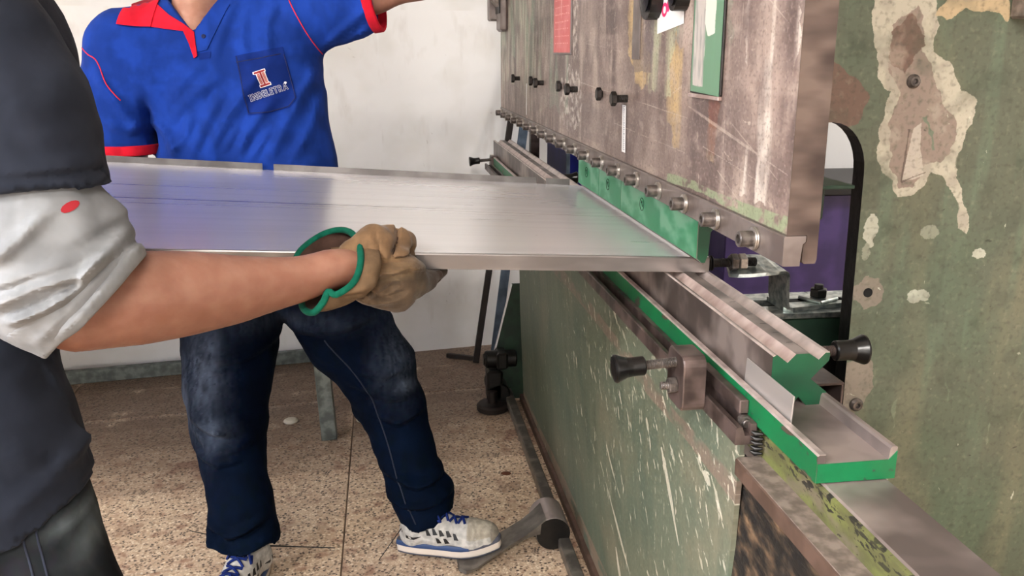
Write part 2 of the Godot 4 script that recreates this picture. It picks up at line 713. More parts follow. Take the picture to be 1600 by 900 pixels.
# a patch of cloth or print laid on a field: polygon in x, y thrown along dir (mostly -z)
func patch(st: SurfaceTool, f: Fld, pts: Array, z: float, lift: float, step := 0.008, rim := 0.0) -> void:
	var poly := PackedVector2Array(pts)
	var lo := poly[0]
	var hi := poly[0]
	for p in poly:
		lo = lo.min(p)
		hi = hi.max(p)
	var seen := {}
	var put := func(q: Vector2) -> Vector3:
		var key := (q * 20000.0).round()
		if not seen.has(key):
			seen[key] = f.hit(V(q.x, q.y, z), V(0, 0, -1)) + V(0, 0, lift)
		return seen[key]
	var x := lo.x
	while x < hi.x:
		var y := lo.y
		while y < hi.y:
			var cell := PackedVector2Array([Vector2(x, y), Vector2(x + step, y), Vector2(x + step, y + step), Vector2(x, y + step)])
			for part in Geometry2D.intersect_polygons(cell, poly):
				var t := Geometry2D.triangulate_polygon(part)
				for i in range(0, t.size(), 3):
					laid(st, f, put.call(part[t[i]]), put.call(part[t[i + 1]]), put.call(part[t[i + 2]]))
			y += step
		x += step
	if rim > 0.0:
		for i in poly.size():
			var a := poly[i]
			var b := poly[(i + 1) % poly.size()]
			var n := maxi(1, int(a.distance_to(b) / step))
			for k in n:
				var p: Vector3 = put.call(a.lerp(b, float(k) / n))
				var q: Vector3 = put.call(a.lerp(b, (k + 1.0) / n))
				quad(st, p, q, q - V(0, 0, rim), p - V(0, 0, rim), V((b - a).y, -(b - a).x, 0))


# ---------------------------------------------------------------- the scene tree
func thing(called: String, label: String, category: String, at := Vector3.ZERO, group := "") -> Node3D:
	var o := Node3D.new()
	o.name = called
	o.position = at
	add_child(o, true)
	base_of[o] = at
	return tag(o, label, category, group)


func tag(o: Node3D, label: String, category: String, group := "") -> Node3D:
	o.set_meta("label", label)
	o.set_meta("category", category)
	if group:
		o.set_meta("group", group)
	return o


func arrays(s: Variant) -> Array:
	return s.commit_to_arrays() if s is SurfaceTool else s


# commits a shape given in world coordinates as one named mesh under its thing (or at top level)
func obj(called: String, s: Variant, m: Material, parent: Node3D = null) -> MeshInstance3D:
	var a := arrays(s)
	var v: PackedVector3Array = a[Mesh.ARRAY_VERTEX]
	var at := Vector3.ZERO
	if parent == null:
		var lo := v[0]
		var hi := v[0]
		for p in v:
			lo = lo.min(p)
			hi = hi.max(p)
		at = V((lo.x + hi.x) * 0.5, lo.y, (lo.z + hi.z) * 0.5)
	else:
		at = base_of[parent]
	a[Mesh.ARRAY_VERTEX] = Transform3D(Basis.IDENTITY, -at) * v
	var am := ArrayMesh.new()
	am.add_surface_from_arrays(Mesh.PRIMITIVE_TRIANGLES, a)
	var o := MeshInstance3D.new()
	o.name = called
	o.mesh = am
	o.material_override = m
	if parent == null:
		o.position = at
		add_child(o, true)
	else:
		parent.add_child(o, true)
	base_of[o] = at
	return o


func struct(called: String, s: Variant, m: Material) -> MeshInstance3D:
	var o := obj(called, s, m)
	o.set_meta("kind", "structure")
	return o


func merged(list: Array) -> Array:
	var out: Array = list[0]
	for k in range(1, list.size()):
		var n: int = out[Mesh.ARRAY_VERTEX].size()
		for slot in [Mesh.ARRAY_VERTEX, Mesh.ARRAY_NORMAL, Mesh.ARRAY_COLOR]:
			out[slot].append_array(list[k][slot])
		var idx: PackedInt32Array = list[k][Mesh.ARRAY_INDEX]
		for i in idx.size():
			idx[i] += n
		out[Mesh.ARRAY_INDEX].append_array(idx)
	return out


# ---------------------------------------------------------------- materials of the place
func materials() -> void:
	worn("white_wall", Color(0.86, 0.85, 0.84), Color(0.9, 0.895, 0.89), 1.6, 0.85, 0.0, 0.012, 3, 0.12)
	var wp := Paint.new(1024, 1024, Color(0.89, 0.885, 0.88))
	wp.layer(wp.nz(0.006, 301), 0.5, 0.85, Color(0.85, 0.84, 0.825), 0.8)
	wp.layer(wp.nz(0.02, 302, 1, 3), 0.68, 0.92, Color(0.8, 0.785, 0.765), 0.5)
	wp.specks(60, 3, 26, 0.3, 1.3, 1.0, Color(0.6, 0.58, 0.55), 303, Vector2.ZERO, Vector2.ONE, 0.35)
	wp.specks(26, 2, 9, 0.5, 0.0, 3.0, Color(0.4, 0.38, 0.36), 304, Vector2.ZERO, Vector2.ONE, 0.5)
	M.white_wall.albedo_texture = wp.tex()
	worn("ceiling_paint", Color(0.86, 0.86, 0.85), Color(0.9, 0.9, 0.89), 2.0, 0.9)
	worn("grout", Color(0.4, 0.34, 0.29), Color(0.5, 0.43, 0.37), 0.5, 0.95)
	worn("die_steel", Color(0.33, 0.295, 0.28), Color(0.6, 0.55, 0.53), 0.5, 0.38, 0.5, 0.02, 11, 0.02, 0.25, 0.75)
	worn("ground_steel", Color(0.66, 0.61, 0.59), Color(0.86, 0.8, 0.78), 0.3, 0.32, 0.6, 0.03, 12, 0.015, 0.2, 0.8)
	worn("pink_steel", Color(0.62, 0.53, 0.505), Color(0.84, 0.78, 0.76), 0.3, 0.36, 0.45, 0.03, 13, 0.02, 0.2, 0.8)
	worn("brown_steel", Color(0.24, 0.2, 0.19), Color(0.4, 0.345, 0.33), 0.3, 0.4, 0.45, 0.02, 14, 0.03)
	worn("dark_steel", Color(0.1, 0.095, 0.09), Color(0.2, 0.18, 0.17), 0.3, 0.5, 0.55, 0.02, 15, 0.03)
	worn("bolt_steel", Color(0.3, 0.28, 0.27), Color(0.46, 0.43, 0.415), 0.1, 0.33, 0.6, 0.03, 16)
	worn("bright_steel", Color(0.62, 0.6, 0.58), Color(0.76, 0.74, 0.72), 0.1, 0.28, 0.9, 0.03, 17)
	worn("ram_side", Color(0.25, 0.205, 0.19), Color(0.43, 0.37, 0.34), 0.35, 0.5, 0.4, 0.025, 18, 0.05, 0.25, 0.75, 4)
	worn("strip_steel", Color(0.4, 0.36, 0.345), Color(0.5, 0.46, 0.445), 0.35, 0.42, 0.4, 0.02, 19, 0.02)
	worn("plate_steel", Color(0.41, 0.37, 0.36), Color(0.62, 0.57, 0.555), 0.5, 0.34, 0.45, 0.014, 20, 0.02)
	worn("bed_green", Color(0.045, 0.21, 0.135), Color(0.035, 0.28, 0.175), 0.4, 0.45, 0.0, 0.015, 21)
	worn("punch_green", Color(0.12, 0.47, 0.31), Color(0.36, 0.58, 0.46), 0.3, 0.42, 0.1, 0.016, 22, 0.02, 0.35, 0.62, 2)
	worn("dark_green", Color(0.05, 0.13, 0.09), Color(0.09, 0.19, 0.13), 0.3, 0.5, 0.0, 0.02, 23)
	worn("oily_black", Color(0.02, 0.02, 0.022), Color(0.075, 0.065, 0.06), 0.2, 0.4, 0.2, 0.02, 24, 0.08)
	worn("casting", Color(0.05, 0.043, 0.042), Color(0.5, 0.4, 0.3), 0.32, 0.75, 0.05, 0.02, 25, 0.4, 0.42, 0.85, 2, 512)
	worn("ledge_steel", Color(0.42, 0.38, 0.35), Color(0.56, 0.51, 0.475), 0.16, 0.6, 0.3, 0.03, 26, 0.04)
	worn("ledge_brown", Color(0.3, 0.235, 0.2), Color(0.38, 0.3, 0.265), 0.3, 0.55, 0.2, 0.02, 27)
	moss()
	worn("shaft_steel", Color(0.34, 0.32, 0.3), Color(0.5, 0.48, 0.45), 0.3, 0.4, 0.5, 0.02, 38, 0.03)
	mat("shim_steel", Color(0.72, 0.7, 0.69), 0.3, 0.6)
	mat("black_plastic", Color(0.028, 0.028, 0.034), 0.28)
	mat("hole", Color(0.012, 0.012, 0.012), 0.9)
	worn("mottled_die", Color(0.5, 0.54, 0.54), Color(0.76, 0.78, 0.76), 0.12, 0.28, 0.9, 0.03, 29, 0.03)
	worn("bench_steel", Color(0.33, 0.36, 0.35), Color(0.47, 0.5, 0.49), 0.3, 0.45, 0.5, 0.03, 30)
	mat("bench_top", Color(0.3, 0.29, 0.28), 0.5, 0.5)
	worn("bar_brown", Color(0.13, 0.105, 0.1), Color(0.19, 0.16, 0.15), 0.3, 0.5, 0.4)
	worn("bar_blue", Color(0.3, 0.36, 0.42), Color(0.4, 0.46, 0.53), 0.3, 0.5, 0.3)
	worn("cabinet_blue", Color(0.02, 0.06, 0.33), Color(0.035, 0.09, 0.42), 0.6, 0.35)
	worn("cabinet_purple", Color(0.24, 0.19, 0.4), Color(0.31, 0.25, 0.49), 0.8, 0.35)
	mat("cabinet_top", Color(0.12, 0.115, 0.12), 0.5)
	mat("white_board", Color(0.74, 0.72, 0.72), 0.6)
	mat("rust", Color(0.35, 0.2, 0.12), 0.9)
	mat("pale_stone", Color(0.8, 0.77, 0.7), 0.8)
	mat("label_white", Color(0.86, 0.86, 0.86), 0.45)
	mat("lamp_frame", Color(0.85, 0.85, 0.85), 0.5)
	mat("window_frame", Color(0.7, 0.7, 0.7), 0.4, 0.6)
	var g := mat("window_glass", Color(0.95, 0.98, 1.0, 0.06), 0.03)
	g.transparency = BaseMaterial3D.TRANSPARENCY_ALPHA
	var e := mat("lamp_panel", Color.WHITE, 0.5)
	e.emission_enabled = true
	e.emission = Color(1.0, 0.97, 0.93)
	e.emission_energy_multiplier = 3.0
	# the sheet: brushed, with long dark lines and faint scratches along it
	var p := Paint.new(1024, 1024, Color(0.9, 0.9, 0.915))
	p.layer(p.nz(0.02, 41, 16, 1), 0.4, 0.75, Color(0.85, 0.85, 0.87), 0.4)
	p.layer(p.nz(0.004, 42), 0.5, 0.8, Color(0.9, 0.9, 0.91), 0.6)
	for l in [[0.0, 0.44, 0.62, 0.45], [0.12, 0.5, 0.95, 0.52], [0.05, 0.56, 0.9, 0.58], [0.3, 0.33, 0.9, 0.345], [0.1, 0.62, 0.5, 0.61], [0.45, 0.53, 1.0, 0.55]]:
		p.line(Vector2(l[0], l[1]) * 1024.0, Vector2(l[2], l[3]) * 1024.0, 4.0, Color(0.55, 0.55, 0.57), 0.55, 0.012, int(l[1] * 99))
	p.line(Vector2(560, 470), Vector2(520, 590), 2.0, Color(0.55, 0.55, 0.6), 0.7, 0.05, 5)
	p.specks(40, 4, 60, 0.02, 0.05, 0.2, Color(0.68, 0.68, 0.7), 44)
	var s := mat("sheet_steel", Color.WHITE, 0.27, 0.6)
	s.albedo_texture = p.tex()
	s.heightmap_enabled = true
	s.heightmap_scale = 0.015
	s.heightmap_texture = noise_tex(0.012, 45, Color.BLACK, Color.WHITE, 0.0, 1.0, 256, 3, 4)
	worn("lip_steel", Color(0.36, 0.345, 0.34), Color(0.46, 0.445, 0.44), 0.4, 0.35, 0.6, 0.02, 47)
	worn("flange_steel", Color(0.46, 0.44, 0.435), Color(0.58, 0.565, 0.56), 0.4, 0.32, 0.75, 0.02, 46, 0.0, 0.3, 0.7, 4)


# green paint going yellow, flaking to black along its upper edge
func moss() -> void:
	var p := Paint.new(1024, 96, Color(0.33, 0.335, 0.2))
	p.layer(p.nz(0.02, 28), 0.35, 0.8, Color(0.41, 0.43, 0.23), 0.9)
	p.layer(p.nz(0.012, 39), 0.5, 0.8, Color(0.42, 0.38, 0.33), 0.7)
	p.specks(420, 3, 34, 0.5, 0.3, 0.7, Color(0.08, 0.075, 0.065), 40, Vector2(0, 0.0), Vector2(1, 0.42), 0.9)
	p.specks(160, 2, 16, 0.5, 0.3, 1.2, Color(0.12, 0.11, 0.09), 41, Vector2(0, 0.3), Vector2(1, 1), 0.8)
	p.layer(p.nz(0.09, 42), 0.6, 0.9, Color(0.33, 0.33, 0.2), 0.6)
	var m := mat("moss_paint", Color.WHITE, 0.7)
	m.albedo_texture = p.tex()


# ---------------------------------------------------------------- the room
func room() -> void:
	# wall behind the machine, running slightly askew
	var a := V(-4.2, 0, -3.545)
	var b := V(4.6, 0, -4.856)
	var dir := (b - a).normalized()
	var nrm := V(-dir.z, 0, dir.x)
	if nrm.z < 0:
		nrm = -nrm
	var keep := X
	var st := mb()
	X = Transform3D(Basis(dir, Vector3.UP, dir.cross(Vector3.UP)), a)
	box(st, V(0, -0.1, -0.2), V((b - a).length(), 3.3, 0), 0.0)
	X = keep
	struct("wall_back", st, M.white_wall)
	st = mb()
	box(st, V(4.2, -0.1, -5.2), V(4.4, 3.3, 3.4), 0.0)
	struct("wall_right", st, M.white_wall)
	st = mb()
	box(st, V(-4.0, -0.1, 3.2), V(4.4, 3.3, 3.4), 0.0)
	struct("wall_front", st, M.white_wall)
	st = mb()
	box(st, V(-4.2, 3.2, -5.2), V(4.6, 3.4, 3.4), 0.0)
	struct("ceiling", st, M.ceiling_paint)
	# left wall with one long high window
	st = mb()
	box(st, V(-4.0, -0.1, -4.2), V(-3.8, 1.5, 3.4), 0.0)
	box(st, V(-4.0, 2.95, -4.2), V(-3.8, 3.3, 3.4), 0.0)
	box(st, V(-4.0, 1.5, -4.2), V(-3.8, 2.95, -1.0), 0.0)
	box(st, V(-4.0, 1.5, 2.2), V(-3.8, 2.95, 3.4), 0.0)
	struct("wall_left", st, M.white_wall)
	st = mb()
	for z in [-1.0, 0.05, 1.1, 2.15]:
		box(st, V(-3.93, 1.5, z), V(-3.87, 2.95, z + 0.05), 0.004)
	for y in [1.5, 2.2, 2.9]:
		box(st, V(-3.93, y, -0.95), V(-3.87, y + 0.05, 2.15), 0.004)
	var win := struct("window_1", st, M.window_frame)
	for k in 3:
		for y in [1.55, 2.25]:
			st = mb()
			box(st, V(-3.903, y, -0.95 + 1.05 * k), V(-3.897, y + 0.65, 0.05 + 1.05 * k), 0.0)
			obj("pane", st, M.window_glass, win)
	floor_tiles()


func floor_tiles() -> void:
	var st := mb()
	box(st, V(-4.2, -0.16, -5.2), V(4.6, -0.006, 3.4), 0.0)
	var fl := struct("floor", st, M.grout)
	# terrazzo: chips of marble in a pale bed
	var side := 1024
	var n := FastNoiseLite.new()
	n.noise_type = FastNoiseLite.TYPE_CELLULAR
	n.cellular_jitter = 1.0
	n.seed = 5
	n.frequency = 0.07
	n.fractal_type = FastNoiseLite.FRACTAL_NONE
	n.cellular_return_type = FastNoiseLite.RETURN_CELL_VALUE
	var cell := n.get_seamless_image(side, side, false, false, 0.02)
	n.cellular_return_type = FastNoiseLite.RETURN_DISTANCE2_SUB
	var gap := n.get_seamless_image(side, side, false, false, 0.02)
	var p := Paint.new(side, side, Color(0.78, 0.69, 0.59))
	var cd := cell.get_data()
	var gd := gap.get_data()
	var grit := p.nz(0.2, 8)
	var chips := [Color(0.86, 0.77, 0.66), Color(0.88, 0.8, 0.7), Color(0.78, 0.67, 0.56), Color(0.93, 0.87, 0.78), Color(0.68, 0.57, 0.47), Color(0.44, 0.37, 0.31), Color(0.33, 0.28, 0.25), Color(0.84, 0.74, 0.63)]
	for i in side * side:
		if gd[i] > 22 + (grit[i] >> 2):
			var c: Color = chips[(cd[i] * 31 >> 3) & 7]
			p.px[i * 3] = int(c.r * 255)
			p.px[i * 3 + 1] = int(c.g * 255)
			p.px[i * 3 + 2] = int(c.b * 255)
	p.layer(p.nz(0.004, 9), 0.45, 0.85, Color(0.6, 0.48, 0.4), 0.3)
	p.layer(p.nz(0.009, 19), 0.62, 0.9, Color(0.5, 0.33, 0.27), 0.45)
	var m := mat("terrazzo", Color.WHITE, 0.5)
	m.albedo_texture = p.tex()
	# the same with dirt and painted-in shade growing towards the back wall
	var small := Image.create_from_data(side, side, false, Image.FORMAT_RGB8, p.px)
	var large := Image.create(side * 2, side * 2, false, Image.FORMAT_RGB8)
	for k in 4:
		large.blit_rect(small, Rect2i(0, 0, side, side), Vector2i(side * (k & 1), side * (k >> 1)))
	var dirt_shaded := []
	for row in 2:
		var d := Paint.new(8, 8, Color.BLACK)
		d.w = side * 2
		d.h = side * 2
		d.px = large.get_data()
		var grime_shade_mask := d.nz(0.006, 140 + row, 2, 2)
		var grime_shade := Color(0.3, 0.235, 0.195)
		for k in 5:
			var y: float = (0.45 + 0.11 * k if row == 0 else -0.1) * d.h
			d.poly(d.torn(PackedVector2Array([Vector2(0, y), Vector2(d.w * 0.33, y + 60.0 * (k % 3 - 1)), Vector2(d.w * 0.66, y - 50.0 * (k % 2)), Vector2(d.w, y), Vector2(d.w, d.h), Vector2(0, d.h)]), 0.06, 150 + k, 5), grime_shade, 0.16 if row == 0 else 0.15, grime_shade_mask, 0.04)
		d.poly(d.torn(PackedVector2Array([Vector2(900, 1040), Vector2(1200, 1000), Vector2(1260, 1180), Vector2(1000, 1230)]), 0.25, 160, 5), Color(0.4, 0.25, 0.2), 0.4, grime_shade_mask, 0.25)
		d.poly(d.torn(PackedVector2Array([Vector2(820, 420), Vector2(960, 400), Vector2(990, 500), Vector2(860, 520)]), 0.25, 161, 5), Color(0.42, 0.3, 0.24), 0.35, grime_shade_mask, 0.25)
		var dm := mat("shaded_grimy_terrazzo", Color.WHITE, 0.55)
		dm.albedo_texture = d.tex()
		dirt_shaded.append(dm)
	# large slabs, their joints a hair askew; the two joints in view cross near the standing foot
	var o := V(-0.158, 0, -2.412)
	var ex := V(1.2, 0, -0.115)
	var ez := V(0.006, 0, -1.2)
	var rg := RandomNumberGenerator.new()
	rg.seed = 3
	for i in range(-4, 4):
		for j in range(-5, 3):
			var c := o + ex * i + ez * j
			if c.x < -4.3 or c.x > 4.0 or c.z > 3.4 or c.z < -4.6:
				continue
			st = mb()
			var g := 0.0025
			var u := ex.normalized()
			var w := ez.normalized()
			var q := [c + (u + w) * g, c + ex + (w - u) * g, c + ex + ez - (u + w) * g, c + ez + (u - w) * g]
			var f := Vector2(rg.randf(), rg.randf())
			var s: float = 2.0 if rg.randf() < 0.5 else -2.0
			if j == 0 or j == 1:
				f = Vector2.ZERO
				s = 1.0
			var uv := [f, f + Vector2(s, 0), f + Vector2(s, s), f + Vector2(0, s)]
			var inner := []
			var mid: Vector3 = (q[0] + q[2]) * 0.5
			for k in 4:
				inner.append(q[k] + (mid - q[k]).normalized() * 0.002)
			quad(st, inner[0], inner[1], inner[2], inner[3], Vector3.UP, uv)
			for k in 4:
				var l := (k + 1) % 4
				quad(st, inner[k], inner[l], q[l] - V(0, 0.0015, 0), q[k] - V(0, 0.0015, 0), Vector3.UP, [uv[k], uv[l], uv[l], uv[k]])
				quad(st, q[k] - V(0, 0.0015, 0), q[l] - V(0, 0.0015, 0), q[l] - V(0, 0.02, 0), q[k] - V(0, 0.02, 0), (q[k] + q[l]) * 0.5 - mid, [uv[k], uv[l], uv[l], uv[k]])
			obj("tile", st, dirt_shaded[j] if j == 0 or j == 1 else m, fl)


func lamps() -> void:
	# LED panels under the ceiling, out of the picture
	for s in [[-2.1, 0.9], [-0.5, 2.2], [3.3, -2.7]]:  # the last one is added to brighten the space behind the press
		var k := "ceiling panel lamp towards the %s" % ("long window on the left" if s[0] < -2.0 else "middle of the front wall" if s[1] > 0 else "purple cabinet, added to light behind the press")
		var o := thing("ceiling_lamp", "white square " + k, "lamp", V(s[0], 3.12, s[1]), "ceiling panels")
		var st := mb()
		box(st, V(s[0] - 0.62, 3.13, s[1] - 0.32), V(s[0] + 0.62, 3.2, s[1] + 0.32), 0.004)
		obj("frame", st, M.lamp_frame, o)
		st = mb()
		box(st, V(s[0] - 0.6, 3.122, s[1] - 0.3), V(s[0] + 0.6, 3.13, s[1] + 0.3), 0.0)
		obj("diffuser", st, M.lamp_panel, o)
		var l := AreaLight3D.new()
		l.name = "panel_light"
		l.area_size = Vector2(1.2, 0.6)
		l.light_energy = LAMP if s[0] < 0.0 else LAMP * 0.4
		l.light_color = Color(1.0, 0.98, 0.955)
		l.shadow_enabled = true
		l.set("area_range", 12.0)
		l.position = V(s[0], 3.11, s[1])
		l.rotation_degrees = V(-90, 0, 0)
		add_child(l, true)


# ---------------------------------------------------------------- the press brake
func plane_tex(called: String, p: Paint, rough: float, metal: float, bump := 0.0) -> StandardMaterial3D:
	var m := mat(called, Color.WHITE, rough, metal)
	m.albedo_texture = p.tex()
	m.texture_repeat = true
	if bump > 0.0:
		m.heightmap_enabled = true
		m.heightmap_scale = bump
		m.heightmap_texture = m.albedo_texture
	return m


func ram_paint() -> StandardMaterial3D:
	# face of the ram: z from -3.96 to -1.09 left to right, y from 2.0 down to 1.18
	var w := 2048
	var h := 768
	var p := Paint.new(w, h, Color(0.49, 0.425, 0.4))
	var at := func(z: float, y: float) -> Vector2: return Vector2((z + 3.96) / 2.87 * w, (2.0 - y) / 0.82 * h)
	var rect := func(z0: float, y0: float, z1: float, y1: float, amp: float, sd: int) -> PackedVector2Array: return p.torn(PackedVector2Array([at.call(z0, y0), at.call(z1, y0), at.call(z1, (y0 + y1) * 0.5), at.call(z1, y1), at.call(z0, y1), at.call(z0, (y0 + y1) * 0.5)]), amp, sd, 5)
	p.layer(p.nz(0.006, 61), 0.4, 0.75, Color(0.67, 0.59, 0.55), 0.8)
	p.layer(p.nz(0.01, 62, 1, 5), 0.48, 0.85, Color(0.41, 0.34, 0.32), 0.65)
	p.layer(p.nz(0.004, 66), 0.55, 0.85, Color(0.4, 0.34, 0.32), 0.45)
	p.layer(p.nz(0.009, 161, 1, 2), 0.52, 0.8, Color(0.76, 0.69, 0.64), 0.6)
	p.layer(p.nz(0.007, 162, 1, 3), 0.54, 0.8, Color(0.32, 0.265, 0.255), 0.7)
	var v1 := p.nz(0.014, 63, 1, 6)
	var v2 := p.nz(0.03, 64, 1, 7)
	var v3 := p.nz(0.05, 65)
	# greyed green paint that is left on the far third and round the label plates
	for r in [[-3.96, 2.0, -3.1, 1.42, 0.4], [-3.3, 2.0, -2.9, 1.28, 0.42], [-2.8, 1.46, -2.52, 1.25, 0.38], [-1.75, 2.0, -1.48, 1.34, 0.42], [-1.62, 1.5, -1.33, 1.27, 0.5]]:
		p.poly(rect.call(r[0], r[1], r[2], r[3], 0.2, int(r[4] * 100)), Color(0.5, 0.57, 0.49), 0.7, v1, r[4])
	for r in [[-3.96, 1.9, -3.2, 1.24, 0.4], [-3.4, 1.7, -2.78, 1.26, 0.46]]:
		p.poly(rect.call(r[0], r[1], r[2], r[3], 0.1, int(r[4] * 170)), Color(0.72, 0.73, 0.65), 0.6, v2, r[4])
	# pale vertical runs all over
	p.layer(v2, 0.58, 0.85, Color(0.75, 0.69, 0.64), 0.65)
	p.layer(p.nz(0.024, 74, 1, 9), 0.6, 0.9, Color(0.3, 0.25, 0.24), 0.5)
	p.layer(p.nz(0.02, 67, 9, 1), 0.64, 0.9, Color(0.66, 0.585, 0.55), 0.5)
	# yellowed filler
	for r in [[-1.84, 1.9, -1.74, 1.36], [-1.64, 1.9, -1.54, 1.3], [-1.58, 1.42, -1.5, 1.26], [-1.41, 1.32, -1.33, 1.26], [-1.52, 1.34, -1.46, 1.22]]:
		p.poly(rect.call(r[0], r[1], r[2], r[3], 0.22, int(r[0] * -100)), Color(0.76, 0.65, 0.46), 0.9, v1, 0.28)
	p.poly(rect.call(-1.73, 1.48, -1.6, 1.34, 0.25, 3), Color(0.72, 0.73, 0.6), 0.7, v2, 0.35)
	# white splash under the red plate, runs at the near end
	for r in [[-2.64, 1.34, -2.34, 1.22, 0.42], [-2.46, 2.0, -2.4, 1.4, 0.4], [-1.27, 1.44, -1.14, 1.21, 0.46], [-1.2, 1.9, -1.13, 1.36, 0.52], [-1.33, 2.0, -1.27, 1.44, 0.48]]:
		p.poly(rect.call(r[0], r[1], r[2], r[3], 0.22, int(r[0] * -90)), Color(0.86, 0.83, 0.79), 0.75, v2 if r[4] > 0.44 else v3, r[4])
	# rust bleeding under the sticker panel, a dull stripe, long thin rubs
	p.poly(rect.call(-1.4, 1.35, -1.36, 1.26, 0.2, 8), Color(0.5, 0.3, 0.24), 0.6, v2, 0.3)
	p.poly(rect.call(-3.9, 1.3, -1.3, 1.21, 0.02, 9), Color(0.5, 0.44, 0.42), 0.4, p.nz(0.01, 69, 4, 1), 0.3)
	p.poly(rect.call(-1.86, 1.62, -1.72, 1.38, 0.03, 10), Color(0.44, 0.4, 0.41), 0.55)
	for r in [[-2.4, 1.345, -1.5, 1.31], [-1.5, 1.33, -1.1, 1.265], [-1.42, 1.27, -1.2, 1.245], [-2.0, 1.265, -1.5, 1.25], [-1.33, 1.32, -1.33, 1.2], [-1.28, 1.6, -1.29, 1.38], [-1.3, 1.315, -1.13, 1.255], [-1.22, 1.5, -1.13, 1.455], [-1.35, 1.24, -1.24, 1.2], [-2.3, 1.44, -1.95, 1.42]]:
		p.line(at.call(r[0], r[1]), at.call(r[2], r[3]), 2.0, Color(0.8, 0.75, 0.7), 0.5, 0.007, int(r[0] * -70))
	p.specks(420, 3, 46, 0.06, PI / 2, 0.25, Color(0.83, 0.78, 0.72), 70, Vector2(0, 0.2), Vector2.ONE, 0.6)
	p.specks(260, 3, 40, 0.06, 0.0, 0.5, Color(0.8, 0.74, 0.68), 71, Vector2(0.3, 0.3), Vector2.ONE, 0.55)
	p.specks(50, 3, 18, 0.4, 0.3, 1.5, Color(0.26, 0.22, 0.2), 72, Vector2.ZERO, Vector2.ONE, 0.5)
	p.layer(p.nz(0.03, 163), 0.58, 0.85, Color(0.73, 0.67, 0.62), 0.5)
	p.layer(p.nz(0.02, 164, 1, 2), 0.56, 0.85, Color(0.34, 0.28, 0.27), 0.5)
	# a green lip along the lower edge at the near end
	p.poly(p.torn(PackedVector2Array([at.call(-1.6, 1.202), at.call(-1.3, 1.206), at.call(-1.09, 1.212), at.call(-1.09, 1.186), at.call(-1.6, 1.186)]), 0.03, 4, 5), Color(0.55, 0.61, 0.48), 0.85, p.nz(0.05, 73), 0.25)
	p.poly(PackedVector2Array([at.call(-3.96, 1.189), at.call(-1.09, 1.189), at.call(-1.09, 1.18), at.call(-3.96, 1.18)]), Color(0.3, 0.26, 0.24), 0.8)
	# grain over everything
	p.layer(p.nz(0.16, 75), 0.55, 0.95, Color(0.76, 0.7, 0.65), 0.45)
	p.layer(p.nz(0.2, 76), 0.55, 0.95, Color(0.27, 0.22, 0.21), 0.45)
	return plane_tex("ram_face", p, 0.5, 0.2, 0.05)


func cover_paint() -> StandardMaterial3D:
	# green cover of the bed: z from -3.5 to -1.1, y from 0.92 down to 0
	var w := 2048
	var h := 784
	var p := Paint.new(w, h, Color(0.385, 0.435, 0.375))
	var at := func(z: float, y: float) -> Vector2: return Vector2((z + 3.5) / 2.4 * w, (0.92 - y) / 0.92 * h)
	p.layer(p.nz(0.006, 81), 0.4, 0.8, Color(0.335, 0.4, 0.355), 0.9)
	p.layer(p.nz(0.03, 82, 1, 8), 0.5, 0.85, Color(0.5, 0.5, 0.43), 0.4)
	p.layer(p.nz(0.02, 83, 1, 8), 0.6, 0.85, Color(0.31, 0.35, 0.3), 0.35)
	p.layer(p.nz(0.004, 84), 0.55, 0.85, Color(0.5, 0.48, 0.41), 0.6)
	# the bare belt below the clamp bars and the worn foot
	var b := p.nz(0.02, 85, 2, 1)
	p.poly(p.torn(PackedVector2Array([at.call(-3.5, 0.83), at.call(-1.1, 0.815), at.call(-1.1, 0.775), at.call(-3.5, 0.78)]), 0.015, 3, 6), Color(0.5, 0.44, 0.4), 0.85, b, 0.32)
	p.poly(p.torn(PackedVector2Array([at.call(-3.5, 0.06), at.call(-1.1, 0.05), at.call(-1.1, 0.0), at.call(-3.5, 0.0)]), 0.02, 4, 6), Color(0.62, 0.52, 0.45), 0.8, b, 0.25)
	# chips down to the filler, thickest under the bars at the near end
	var c := Color(0.83, 0.81, 0.75)
	p.specks(520, 3, 34, 0.15, PI / 2, 0.25, c, 86, Vector2(0, 0.05), Vector2.ONE, 0.9)
	p.specks(560, 3, 40, 0.24, 1.15, 0.5, c, 87, Vector2(0.45, 0.02), Vector2(1.0, 0.75), 0.95)
	p.specks(190, 5, 44, 0.28, 0.95, 0.4, c, 88, Vector2(0.6, 0.0), Vector2(1.0, 0.35), 0.95)
	p.specks(70, 8, 56, 0.3, 0.3, 0.6, c, 89, Vector2(0.7, 0.0), Vector2(1.0, 0.2), 0.9)
	p.specks(160, 4, 30, 0.2, PI / 2, 0.3, Color(0.24, 0.25, 0.21), 90, Vector2.ZERO, Vector2.ONE, 0.5)
	for r in [[-2.02, 0.42, -1.75, 0.24], [-1.95, 0.5, -1.83, 0.42], [-1.62, 0.36, -1.42, 0.28], [-3.2, 0.9, -2.6, 0.83], [-1.5, 0.7, -1.4, 0.55], [-1.9, 0.25, -1.82, 0.05]]:
		p.line(at.call(r[0], r[1]), at.call(r[2], r[3]), 8.0, c, 0.85, 0.05, int(r[0] * -77))
	p.layer(p.nz(0.14, 191), 0.55, 0.95, Color(0.62, 0.62, 0.55), 0.4)
	p.layer(p.nz(0.18, 192, 1, 2), 0.55, 0.95, Color(0.25, 0.27, 0.23), 0.4)
	return plane_tex("cover_face", p, 0.48, 0.0, 0.06)


